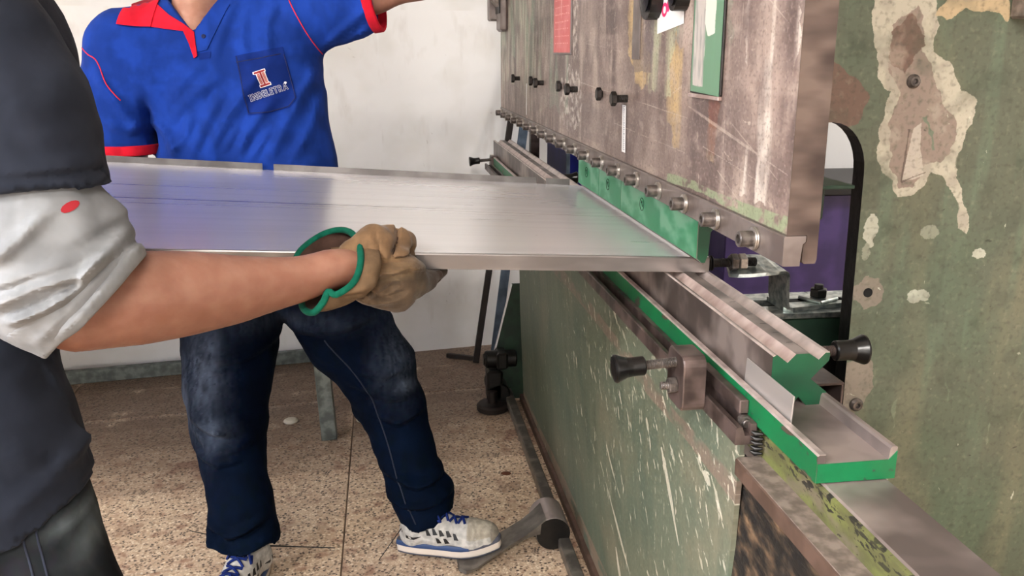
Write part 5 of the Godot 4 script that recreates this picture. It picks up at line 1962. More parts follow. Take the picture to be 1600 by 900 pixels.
func shoe(parent: Node3D, xf: Transform3D) -> void:
	# local: heel at x = 0, toe at x = 0.3, sole on y = 0, outer side +z
	var f := Fld.new(V(-0.03, 0.0, -0.08), V(0.33, 0.17, 0.08), 0.005)
	f.cap(V(0.045, 0.062, 0), V(0.05, 0.1, 0), 0.037, 0.035, 0.03)
	f.cap(V(0.05, 0.06, 0), V(0.13, 0.062, 0.003), 0.036, 0.04, 0.03)
	f.cap(V(0.13, 0.062, 0.002), V(0.215, 0.048, 0.005), 0.04, 0.043, 0.03)
	f.cap(V(0.215, 0.05, 0.004), V(0.258, 0.05, -0.001), 0.046, 0.04, 0.03)
	f.cap(V(0.075, 0.105, 0), V(0.13, 0.085, 0.002), 0.03, 0.03, 0.03)
	f.fold([V(0.2, 0.095, -0.03), V(0.212, 0.1, 0.0), V(0.2, 0.095, 0.04)], -0.004, 0.006)
	f.fold([V(0.235, 0.06, -0.045), V(0.225, 0.085, -0.02), V(0.225, 0.087, 0.025), V(0.235, 0.06, 0.05)], 0.003, 0.005)
	f.cut(V(0, -1, 0), V(0, 0.028, 0))
	var tone := func(p: Vector3, n: Vector3) -> Color:
		var c := lin(0.78, 0.77, 0.75)
		if p.x > 0.215 and n.y > 0.25:
			c = lin(0.7, 0.67, 0.61)
		if p.x < 0.03:
			c = lin(0.72, 0.71, 0.69)
		if p.x > 0.28:
			c = lin(0.6, 0.57, 0.52)
		return c
	var up := obj("upper", moved(f.mesh(tone), xf), M.shoe_white, parent)
	var wid := func(x: float) -> float:
		var t := x / 0.3
		return 0.0465 * pow(clampf(sin(PI * clampf(0.06 + t * 0.9, 0.0, 1.0)), 0.0, 1.0), 0.42) * (0.88 + 0.3 * smoothstep(0.35, 0.72, t) - 0.1 * smoothstep(0.8, 1.0, t))
	var ring := func(y: float, grow: float) -> Array:
		var r := []
		for i in 40:
			var a := TAU * i / 40.0
			var x := 0.147 - 0.155 * cos(a) * (1.0 + grow * 4.0)
			var z: float = (wid.call(clampf(x, 0.0, 0.3)) + grow) * signf(sin(a)) * pow(absf(sin(a)), 0.35) + 0.004 * smoothstep(0.1, 0.22, x)
			var spring := 0.012 * pow(maxf(0.0, (x - 0.19) / 0.11), 2.0)
			r.append(V(x, y + spring, z))
		return r
	var st := mb()
	X = xf
	loft(st, [ring.call(0.006, -0.001), ring.call(0.011, 0.0025), ring.call(0.015, 0.001), ring.call(0.02, 0.002), ring.call(0.026, 0.002)])
	X = Transform3D.IDENTITY
	var so := obj("midsole", st, M.sole_white, parent)
	st = mb()
	X = xf
	loft(st, [ring.call(0.025, 0.0005), ring.call(0.027, 0.0025), ring.call(0.037, 0.0022), ring.call(0.041, -0.002)])
	X = Transform3D.IDENTITY
	obj("sole_band", st, M.sole_grey, so)
	st = mb()
	X = xf
	var band := []
	for e in [[0.0255, 0.0012], [0.0275, 0.0034], [0.0365, 0.0031], [0.0405, -0.001]]:
		var full: Array = ring.call(e[0], e[1])
		var part := []
		for i in range(-13, 14):
			part.append(full[posmod(i, 40)])
		band.append(part)
	loft(st, band, false, false)
	X = Transform3D.IDENTITY
	obj("sole_stripe", st, M.sole_blue, so)
	st = mb()
	X = xf
	loft(st, [ring.call(0.0, -0.005), ring.call(0.002, 0.0), ring.call(0.0062, 0.0005)])
	X = Transform3D.IDENTITY
	obj("outsole", st, M.sole_grey, so)
	# laces over the tongue
	st = mb()
	X = xf
	var top := func(x: float, z: float) -> Vector3: return f.hit(V(x, 0.17, z), V(0, -1, 0)) + V(0, 0.002, 0)
	for k in 4:
		var x := 0.115 + 0.024 * k
		for s in [-1.0, 1.0]:
			var l := []
			for i in 7:
				var t := i / 6.0
				l.append(top.call(x + 0.02 * t, s * lerpf(0.022, -0.022, t)) + V(0, 0.003 * sin(PI * t), 0))
			tube(st, l, 0.004, 6)
	for s in [-1.0, 1.0]:
		tube(st, smooth_line([top.call(0.118, 0.0) + V(0, 0.004, 0), top.call(0.125, s * 0.02) + V(0.0, 0.014, 0), top.call(0.14, s * 0.035) + V(0, 0.004, 0), top.call(0.12, s * 0.028) + V(0, 0.003, 0)], 5), 0.0034, 6)
	X = Transform3D.IDENTITY
	obj("laces", st, M.lace_blue, parent)
	# black curved strip and dark cut-outs on both sides
	for s in [1.0, -1.0]:
		var flip := xf if s > 0 else xf
		st = mb()
		X = flip
		var pt := func(x: float, y: float) -> Vector3: return f.hit(V(x, y, 0.08 * s), V(0, 0, -s)) + V(0, 0, 0.001 * s)
		var hook := [[0.012, 0.1], [0.02, 0.084], [0.036, 0.072], [0.056, 0.066], [0.078, 0.068]]
		for i in 4:
			var w0: float = [0.003, 0.006, 0.009, 0.008, 0.002][i]
			var w1: float = [0.003, 0.006, 0.009, 0.008, 0.002][i + 1]
			quad(st, pt.call(hook[i][0], hook[i][1]), pt.call(hook[i + 1][0], hook[i + 1][1]), pt.call(hook[i + 1][0], hook[i + 1][1] - w1), pt.call(hook[i][0], hook[i][1] - w0), V(0, 0, s))
		X = Transform3D.IDENTITY
		obj("side_stripe", st, M.shoe_black, up)
		for k in 7:
			st = mb()
			X = flip
			var x: float = [0.098, 0.118, 0.138, 0.158, 0.178, 0.128, 0.15][k]
			var y: float = [0.08, 0.084, 0.08, 0.076, 0.068, 0.058, 0.056][k]
			tri(st, pt.call(x - 0.004, y + 0.01), pt.call(x + 0.013, y - 0.007), pt.call(x - 0.001, y - 0.008), V(0, 0, s))
			tri(st, pt.call(x - 0.004, y + 0.01), pt.call(x + 0.004, y + 0.009), pt.call(x + 0.013, y - 0.007), V(0, 0, s))
			X = Transform3D.IDENTITY
			obj("cut_out", st, M.shoe_black, up)


func denim_tone(p: Vector3, spots: Array, base: Color, pale: Color) -> Color:
	var t := 0.0
	for s in spots:
		var q: Vector3 = (p - s[0]) / s[1]
		t = maxf(t, s[2] * exp(-q.length_squared()))
	return base.lerp(pale, t)


func man_in_blue() -> void:
	var t := thing("person", "man in blue polo shirt with red collar and jeans, one running shoe on the pedal", "person", V(-0.25, 0, -2.5))
	var shaded_skin := func(p: Vector3, n: Vector3) -> Color: return lin(0.7, 0.53, 0.45).lerp(lin(0.6, 0.42, 0.35), clampf(n.y * -0.5 + 0.2, 0.0, 0.6))  # shade put into the colour where the skin faces down
	# --- body
	var b := Fld.new(V(-0.9, -0.02, -2.85), V(0.5, 1.95, -2.2), 0.0125)
	b.cap(V(-0.42, 0.9, -2.6), V(-0.23, 0.9, -2.6), 0.1, 0.1, 0.05)
	b.cap(V(-0.46, 1.12, -2.61), V(-0.3, 1.12, -2.61), 0.105, 0.105, 0.06)
	b.cap(V(-0.34, 0.92, -2.6), V(-0.39, 1.12, -2.61), 0.11, 0.11, 0.06)
	b.cap(V(-0.39, 1.12, -2.61), V(-0.43, 1.33, -2.62), 0.12, 0.125, 0.06)
	b.cap(V(-0.57, 1.36, -2.62), V(-0.28, 1.4, -2.62), 0.105, 0.105, 0.06)
	b.cap(V(-0.63, 1.43, -2.62), V(-0.26, 1.49, -2.62), 0.06, 0.06, 0.05)
	b.cap(V(-0.48, 1.42, -2.64), V(-0.47, 1.72, -2.62), 0.075, 0.06, 0.05)
	b.cap(V(-0.475, 1.45, -2.535), V(-0.49, 1.55, -2.585), 0.03, 0.03, 0.04)
	b.chain([[V(-0.69, 1.43, -2.6), 0.062], [V(-0.70, 1.15, -2.63), 0.045], [V(-0.64, 1.07, -2.47), 0.031]], 0.03)
	b.chain([[V(-0.2, 1.52, -2.6), 0.06], [V(-0.01, 1.572, -2.55), 0.049], [V(0.113, 1.603, -2.52), 0.044], [V(0.19, 1.64, -2.515), 0.043], [V(0.35, 1.71, -2.5), 0.029]], 0.03)
	b.chain([[V(-0.446, 0.85, -2.6), 0.1], [V(-0.46, 0.47, -2.46), 0.06], [V(-0.46, 0.4, -2.43), 0.055], [V(-0.40, 0.1, -2.3), 0.042]], 0.04)
	b.chain([[V(-0.21, 0.85, -2.59), 0.1], [V(-0.01, 0.46, -2.49), 0.06], [V(0.02, 0.38, -2.47), 0.055], [V(0.085, 0.11, -2.37), 0.042]], 0.04)
	b.cap(V(-0.40, 0.08, -2.29), V(-0.425, 0.055, -2.2), 0.03, 0.024, 0.02)
	b.cap(V(0.085, 0.1, -2.37), V(0.18, 0.065, -2.33), 0.03, 0.024, 0.02)
	var hx := Transform3D(Basis.from_euler(V(0.25, 0.35, -0.05)), V(-0.47, 1.66, -2.6))
	obj("body", merged([b.mesh(shaded_skin), moved(head(shaded_skin), hx), hand(V(-0.64, 1.07, -2.47), V(0.1, -0.05, 1), V(0, 1, 0), V(-1, 0, 0.1), 0.25, shaded_skin), hand(V(0.35, 1.71, -2.5), V(0.8, 0.35, 0.1), V(0.4, -0.8, 0), V(0, 0.3, 1), 0.3, shaded_skin)]), M.skin, t)
	hair(t, hx)
	# --- polo shirt
	var f := Fld.new(V(-0.88, 0.86, -2.86), V(0.06, 1.72, -2.38), 0.0085)
	f.chain([[V(-0.68, 1.425, -2.6), 0.095], [V(-0.703, 1.3, -2.61), 0.1], [V(-0.703, 1.12, -2.62), 0.086]], 0.03)
	f.cut(V(0, -1, 0), V(0, 1.158, 0), V(-0.95, 0.8, -2.9), V(-0.6, 1.3, -2.3))
	f.chain([[V(-0.2, 1.525, -2.6), 0.1], [V(-0.09, 1.55, -2.575), 0.092], [V(0.03, 1.572, -2.54), 0.084]], 0.03)
	f.cut(V(1, 0.05, 0.1), V(-0.006, 1.5, -2.55), V(-0.08, 1.3, -2.9), V(0.2, 1.8, -2.3))
	f.cap(V(-0.48, 0.95, -2.6), V(-0.22, 0.95, -2.6), 0.135, 0.135, 0.05)
	f.cap(V(-0.47, 1.12, -2.61), V(-0.265, 1.12, -2.605), 0.138, 0.138, 0.07)
	f.cap(V(-0.45, 1.25, -2.61), V(-0.29, 1.27, -2.61), 0.145, 0.138, 0.07)
	f.cap(V(-0.57, 1.37, -2.615), V(-0.29, 1.41, -2.61), 0.128, 0.128, 0.07)
	f.cap(V(-0.66, 1.44, -2.61), V(-0.26, 1.51, -2.61), 0.078, 0.085, 0.06)
	f.cap(V(-0.52, 1.47, -2.63), V(-0.42, 1.48, -2.63), 0.095, 0.095, 0.05)
	for q in [[[V(-0.448, 1.168, 0), V(-0.406, 1.243, 0), V(-0.346, 1.325, 0), V(-0.302, 1.373, 0)], 0.013, 0.017], [[V(-0.497, 1.161, 0), V(-0.45, 1.243, 0), V(-0.412, 1.309, 0)], 0.012, 0.016], [[V(-0.38, 1.159, 0), V(-0.336, 1.234, 0), V(-0.274, 1.308, 0)], 0.012, 0.016], [[V(-0.301, 1.149, 0), V(-0.255, 1.224, 0), V(-0.208, 1.307, 0), V(-0.171, 1.373, 0)], 0.012, 0.018], [[V(-0.548, 1.17, 0), V(-0.51, 1.203, 0), V(-0.489, 1.26, 0)], 0.012, 0.015], [[V(-0.551, 1.244, 0), V(-0.484, 1.309, 0), V(-0.416, 1.357, 0)], 0.009, 0.018], [[V(-0.559, 1.277, 0), V(-0.496, 1.358, 0), V(-0.445, 1.39, 0)], 0.008, 0.018], [[V(-0.234, 1.148, 0), V(-0.188, 1.224, 0), V(-0.158, 1.307, 0)], 0.01, 0.014], [[V(-0.415, 1.168, 0), V(-0.375, 1.226, 0)], 0.008, 0.01], [[V(-0.342, 1.15, 0), V(-0.296, 1.217, 0)], 0.01, 0.012], [[V(-0.42, 1.414, 0), V(-0.398, 1.485, 0), V(-0.369, 1.548, 0)], 0.008, 0.015], [[V(-0.284, 1.406, 0), V(-0.286, 1.485, 0), V(-0.258, 1.548, 0)], 0.008, 0.015], [[V(-0.587, 1.237, 0), V(-0.555, 1.203, 0), V(-0.546, 1.161, 0)], 0.012, 0.013], [[V(-0.34, 1.414, 0), V(-0.353, 1.453, 0), V(-0.34, 1.517, 0)], 0.007, 0.014], [[V(-0.728, 1.373, 0), V(-0.681, 1.292, 0), V(-0.64, 1.225, 0)], 0.01, 0.016], [[V(-0.719, 1.242, 0), V(-0.665, 1.217, 0), V(-0.606, 1.241, 0)], 0.009, 0.014], [[V(-0.145, 1.43, 0), V(-0.076, 1.487, 0), V(-0.016, 1.536, 0)], 0.008, 0.013], [[V(-0.13, 1.413, 0), V(-0.069, 1.454, 0), V(-0.018, 1.479, 0)], 0.007, 0.012]]:
		f.foldz(q[0], q[1] * 1.35, q[2], -2.62)
	f.foldz([V(-0.615, 1.29, 0), V(-0.618, 1.22, 0), V(-0.615, 1.15, 0)], -0.022, 0.013, -2.66)
	var n := FastNoiseLite.new()
	n.seed = 12
	n.frequency = 6.0
	f.rough(n, 0.006, V(1.6, 0.8, 1.0))
	var whole := f.copy()
	f.carve(V(-0.49, 1.53, -2.62), V(-0.46, 1.72, -2.6), 0.062, 0.085)
	f.carve_tri(Vector2(-0.60, 1.62), Vector2(-0.475, 1.47), Vector2(-0.365, 1.62), -2.63)
	var polo := obj("polo_shirt", f.mesh(), M.polo_blue, t)
	f = whole
	# collar leaf, the band down the opening, placket end, button
	var st := mb()
	patch(st, f, [Vector2(-0.655, 1.545), Vector2(-0.663, 1.489), Vector2(-0.62, 1.484), Vector2(-0.579, 1.483), Vector2(-0.57, 1.53), Vector2(-0.566, 1.56), Vector2(-0.61, 1.56)], -2.36, 0.011, 0.006, 0.016)
	obj("collar", st, M.rib_red, polo)
	st = mb()
	patch(st, f, [Vector2(-0.574, 1.545), Vector2(-0.58, 1.483), Vector2(-0.54, 1.477), Vector2(-0.498, 1.472), Vector2(-0.484, 1.44), Vector2(-0.473, 1.404), Vector2(-0.465, 1.41), Vector2(-0.471, 1.47), Vector2(-0.5, 1.492), Vector2(-0.535, 1.513)], -2.36, 0.007, 0.005, 0.014)
	obj("collar_band", st, M.rib_red, polo)
	st = mb()
	patch(st, f, [Vector2(-0.461, 1.416), Vector2(-0.43, 1.421), Vector2(-0.432, 1.404), Vector2(-0.46, 1.4)], -2.36, 0.0025, 0.006, 0.003)
	obj("placket", st, M.polo_dark, polo)
	st = mb()
	patch(st, f, [Vector2(-0.464, 1.42), Vector2(-0.44, 1.425), Vector2(-0.38, 1.54), Vector2(-0.41, 1.545), Vector2(-0.47, 1.468)], -2.36, 0.004, 0.006, 0.008)
	obj("placket_edge", st, M.polo_blue, polo)
	st = mb()
	var bp := f.hit(V(-0.447, 1.459, -2.36), V(0, 0, -1))
	lathe(st, [Vector2(0, 0), Vector2(0.0055, 0), Vector2(0.0055, 0.002), Vector2(0.004, 0.0028), Vector2(0, 0.0022)], 16, up_to(V(0, 0, 1), bp + V(0, 0, 0.004)))
	obj("button", st, M.thread_dark, polo)
	# ribbed cuffs
	for q in [[V(-0.703, 1.163, -2.619), V(0, 1, 0), 0.0925], [V(-0.012, 1.562, -2.552), V(1, 0.17, 0.22), 0.0885]]:
		st = mb()
		var h := 0.011
		var rows := []
		var xf := up_to(q[1], q[0])
		for e in [[-h - 0.003, -0.006], [-h - 0.003, 0.0015], [-h, 0.004], [h, 0.004], [h + 0.002, 0.0]]:
			var row := []
			for i in 72:
				var a := TAU * i / 72.0
				row.append(xf * V(cos(a) * (q[2] + e[1] + (0.0012 if i % 2 else 0.0)), e[0] * (1.0 if q[1].y > 0.5 else -1.0), sin(a) * (q[2] + e[1] + (0.0012 if i % 2 else 0.0))))
			rows.append(row)
		loft(st, rows, true, false)
		obj("sleeve_cuff", st, M.rib_red, polo)
	# piping on both shoulders
	for l in [[V(-0.77, 1.43, 0), V(-0.746, 1.414, 0), V(-0.721, 1.396, 0), V(-0.698, 1.338, 0), V(-0.669, 1.298, 0)], [V(-0.234, 1.58, 0), V(-0.224, 1.544, 0), V(-0.188, 1.47, 0), V(-0.153, 1.414, 0)]]:
		st = mb()
		var pts := []
		for p in smooth_line(l, 6):
			pts.append(f.hit(V(p.x, p.y, -2.36), V(0, 0, -1)) + V(0, 0, 0.0008))
		tube(st, pts, 0.0016, 6)
		obj("piping", st, M.thread_red, polo)
	# breast pocket, its stitching and the print on it
	st = mb()
	patch(st, f, [Vector2(-0.37, 1.41), Vector2(-0.248, 1.433), Vector2(-0.22, 1.302), Vector2(-0.24, 1.278), Vector2(-0.29, 1.265), Vector2(-0.346, 1.259)], -2.36, 0.003, 0.007, 0.004)
	var pocket := obj("pocket", st, M.polo_dark, polo)
	st = mb()
	for l in [[V(-0.368, 1.394, 0), V(-0.31, 1.404, 0), V(-0.246, 1.417, 0)], [V(-0.367, 1.408, 0), V(-0.344, 1.264, 0), V(-0.29, 1.268, 0), V(-0.241, 1.281, 0), V(-0.223, 1.303, 0), V(-0.25, 1.43, 0)]]:
		var pts := []
		for i in l.size() - 1:
			for k in 8:
				var p: Vector3 = l[i].lerp(l[i + 1], k / 8.0)
				pts.append(f.hit(V(p.x, p.y, -2.36), V(0, 0, -1)) + V(0, 0, 0.0034))
		tube(st, pts, 0.0011, 5)
	obj("stitching", st, M.thread_dark, pocket)
	var rise := Vector2(0.93, 0.3).normalized()
	var o := Vector2(-0.337, 1.298)
	var on := func(q: Vector2) -> Vector2: return o + rise * q.x + Vector2(-rise.y, rise.x) * q.y
	var put := func(called: String, m: Material, shapes: Array, lift: float) -> void:
		var s := mb()
		for sh in shapes:
			var poly := []
			for q in sh:
				poly.append(on.call(Vector2(q[0], q[1]) * 0.001))
			patch(s, f, poly, -2.36, lift, 0.006)
		obj(called, s, m, pocket)
	put.call("emblem_ground", M.print_white, [[[31, 64], [64, 64], [64, 57], [61, 55], [61, 30], [65, 27], [65, 20], [35, 20], [35, 27], [38, 30], [38, 55], [31, 58]]], 0.004)
	put.call("emblem_bars", M.print_red, [[[34, 62.5], [62, 62.5], [62, 57.5], [34, 57.5]], [[37, 27], [63, 27], [63, 22], [37, 22]], [[47.6, 58], [52, 58], [52, 26], [47.6, 26]]], 0.0052)
	put.call("emblem_panels", M.print_pink, [[[40, 56.5], [46.5, 56.5], [46.5, 28], [40, 28]], [[53, 56.5], [59.5, 56.5], [59.5, 28], [53, 28]]], 0.0046)
	var fine := []
	for k in 7:
		fine.append([[40.5, 30 + k * 3.8], [46.5, 31.5 + k * 3.8], [46.5, 32.7 + k * 3.8], [40.5, 31.2 + k * 3.8]])
		fine.append([[53.5, 31.5 + k * 3.8], [59.5, 30 + k * 3.8], [59.5, 31.2 + k * 3.8], [53.5, 32.7 + k * 3.8]])
	put.call("emblem_lines", M.print_red, fine, 0.0053)
	put.call("trade_dot", M.print_white, [[[99, 17], [101.5, 16], [103, 13.5], [101.5, 11], [99, 10.2], [96.6, 11], [95.4, 13.5], [96.6, 16]]], 0.0045)
	# the lettering: navy capitals with a white outline, letter by letter along the slope
	var font := SystemFont.new()
	font.font_names = PackedStringArray(["Droid Sans"])
	font.font_weight = 700
	var fills := mb()
	var lines := mb()
	var pen := 0.0
	for ch in "INDELETRA":
		var tm := TextMesh.new()
		tm.font = font
		tm.text = ch
		tm.font_size = 64
		tm.pixel_size = 0.001
		tm.depth = 0.0
		tm.curve_step = 2.0
		if tm.get_surface_count() == 0:
			continue
		var ta := tm.surface_get_arrays(0)
		var vs: PackedVector3Array = ta[Mesh.ARRAY_VERTEX]
		var idx: PackedInt32Array = ta[Mesh.ARRAY_INDEX] if ta[Mesh.ARRAY_INDEX] != null else PackedInt32Array(range(vs.size()))
		var lo := vs[0]
		var hi := vs[0]
		for v in vs:
			lo = lo.min(v)
			hi = hi.max(v)
		var sy := 0.0165 / (hi.y - lo.y)
		var sx := sy * 0.74
		for sh in [[0, 0], [-0.7, 0], [0.7, 0], [0, 0.7], [0, -0.7], [0.5, 0.5], [-0.5, 0.5], [0.5, -0.5], [-0.5, -0.5]]:
			var top: bool = sh[0] == 0 and sh[1] == 0
			for i in range(0, idx.size(), 3):
				var p := []
				for k in 3:
					var v := vs[idx[i + k]]
					var q: Vector2 = on.call(Vector2(pen + (v.x - lo.x) * sx + sh[0] * 0.001, (v.y - lo.y) * sy - 0.004 + sh[1] * 0.001))
					p.append(f.hit(V(q.x, q.y, -2.36), V(0, 0, -1)) + V(0, 0, 0.0052 if top else 0.0042))
				laid(fills if top else lines, f, p[0], p[1], p[2])
		pen += (hi.x - lo.x) * sx + 0.0032
	obj("lettering", fills, M.print_blue, pocket)
	obj("lettering_outline", lines, M.print_white, pocket)
	# --- jeans
	var j := Fld.new(V(-0.66, 0.05, -2.8), V(0.24, 1.05, -2.18), 0.0085)
	j.cap(V(-0.46, 0.87, -2.6), V(-0.2, 0.87, -2.6), 0.132, 0.132, 0.05)
	j.cap(V(-0.44, 1.0, -2.6), V(-0.26, 1.0, -2.6), 0.125, 0.125, 0.05)
	j.chain([[V(-0.44, 0.74, -2.58), 0.142], [V(-0.452, 0.62, -2.54), 0.131], [V(-0.46, 0.508, -2.48), 0.117], [V(-0.455, 0.412, -2.43), 0.101], [V(-0.444, 0.318, -2.38), 0.085], [V(-0.423, 0.224, -2.33), 0.081], [V(-0.397, 0.1, -2.285), 0.084]], 0.03)
	j.chain([[V(-0.185, 0.74, -2.58), 0.14], [V(-0.115, 0.62, -2.55), 0.128], [V(-0.046, 0.531, -2.52), 0.113], [V(0.001, 0.413, -2.48), 0.094], [V(0.032, 0.297, -2.44), 0.08], [V(0.07, 0.181, -2.4), 0.084], [V(0.105, 0.07, -2.37), 0.08]], 0.03)
	j.cut(V(0, -1, 0.1), V(-0.4, 0.122, -2.29), V(-0.7, 0, -2.8), V(-0.2, 0.3, -2.1))
	j.cut(V(0.36, -0.93, 0), V(0.085, 0.098, -2.37), V(-0.12, 0, -2.8), V(0.3, 0.3, -2.1))
	for q in [[[V(-0.545, 0.468, 0), V(-0.496, 0.437, 0), V(-0.437, 0.424, 0)], 0.012, 0.013], [[V(-0.536, 0.372, 0), V(-0.477, 0.349, 0), V(-0.407, 0.364, 0)], 0.01, 0.013], [[V(-0.507, 0.194, 0), V(-0.448, 0.169, 0), V(-0.357, 0.202, 0)], 0.014, 0.012], [[V(-0.496, 0.132, 0), V(-0.435, 0.12, 0), V(-0.343, 0.151, 0)], 0.012, 0.011], [[V(-0.546, 0.45, 0), V(-0.485, 0.369, 0), V(-0.378, 0.401, 0)], 0.008, 0.014], [[V(-0.098, 0.557, 0), V(-0.019, 0.534, 0), V(0.072, 0.567, 0)], 0.007, 0.011], [[V(-0.058, 0.44, 0), V(0.013, 0.406, 0), V(0.086, 0.431, 0)], 0.01, 0.013], [[V(-0.117, 0.52, 0), V(-0.021, 0.476, 0), V(0.051, 0.472, 0)], 0.008, 0.012], [[V(-0.029, 0.259, 0), V(0.062, 0.233, 0), V(0.137, 0.248, 0)], 0.012, 0.012], [[V(-0.013, 0.177, 0), V(0.08, 0.18, 0), V(0.164, 0.195, 0)], 0.015, 0.012], [[V(-0.275, 0.659, 0), V(-0.154, 0.672, 0), V(-0.03, 0.704, 0)], 0.008, 0.013], [[V(-0.31, 0.642, 0), V(-0.397, 0.61, 0), V(-0.482, 0.614, 0)], 0.008, 0.013]]:
		j.foldz(q[0], q[1] * 1.4, q[2], -2.62)
		var low := []
		for p in q[0]:
			low.append(p - V(0, q[2] * 1.5, 0))
		j.foldz(low, -q[1] * 0.9, q[2] * 0.7, -2.62)
	# the hem kicked out, and cloth bunched behind the knee
	j.cap(V(-0.49, 0.165, -2.28), V(-0.5, 0.135, -2.26), 0.02, 0.012, 0.03)
	j.cap(V(-0.075, 0.43, -2.5), V(-0.085, 0.4, -2.5), 0.025, 0.025, 0.03)
	j.cap(V(0.14, 0.19, -2.4), V(0.15, 0.17, -2.4), 0.025, 0.02, 0.03)
	n.frequency = 7.0
	j.rough(n, 0.006, V(1.0, 1.6, 1.0))
	var base := lin(0.026, 0.068, 0.145)
	var pale := lin(0.5, 0.56, 0.66)
	var spots := [[V(-0.5, 0.57, -2.4), V(0.05, 0.15, 0.25), 0.42], [V(-0.49, 0.43, -2.32), V(0.05, 0.05, 0.2), 0.42], [V(-0.565, 0.47, -2.45), V(0.02, 0.12, 0.2), 0.45], [V(0.02, 0.57, -2.42), V(0.06, 0.1, 0.25), 0.28], [V(0.04, 0.5, -2.38), V(0.035, 0.02, 0.2), 0.6], [V(-0.25, 0.69, -2.5), V(0.3, 0.03, 0.2), 0.15]]
	var nn := FastNoiseLite.new()
	nn.seed = 31
	nn.frequency = 9.0
	var jt := func(p: Vector3, _n: Vector3) -> Color:
		var streak := clampf(0.75 + 0.9 * nn.get_noise_3d(p.x * 16.0, p.y * 1.2, p.z * 4.0), 0.25, 1.3)
		var c := base.lerp(denim_tone(p, spots, base, pale), streak)
		return c * (0.9 + 0.25 * nn.get_noise_3d(p.x * 4.0, p.y * 0.6, p.z * 4.0))
	var jeans := obj("jeans", j.mesh(jt), M.denim, t)
	st = mb()
	for l in [[V(-0.16, 0.64, 0), V(-0.05, 0.5, 0), V(0.0, 0.36, 0), V(0.03, 0.24, 0), V(0.075, 0.12, 0)]]:
		var pts := []
		for p in smooth_line(l, 8):
			pts.append(j.hit(V(p.x - 0.02, p.y, -2.15), V(0, 0, -1)))
		tube(st, pts, 0.0022, 6)
	obj("seam", st, M.seam_navy, jeans)
	# --- shoes
	var s1 := Node3D.new()
	s1.name = "running_shoe"
	t.add_child(s1, true)
	base_of[s1] = base_of[t]
	shoe(s1, Transform3D(Basis.from_euler(V(0.0, -0.3, 0.09)), V(0.012, 0.003, -2.375)))
	var s2 := Node3D.new()
	s2.name = "running_shoe"
	t.add_child(s2, true)
	base_of[s2] = base_of[t]
	shoe(s2, Transform3D(Basis.from_euler(V(0.0, -1.92, 0.0)), V(-0.37, 0.0015, -2.335)))


# a chain of joints with joints set between them, so that a limb tapers without rings
func even(pts: Array) -> Array:
	var p := []
	var r := []
	for q in pts:
		p.append(q[0])
		r.append(V(q[1], 0, 0))
	p = smooth_line(p, 4)
	r = smooth_line(r, 4)
	var out := []
	for i in p.size():
		out.append([p[i], r[i].x])
	return out


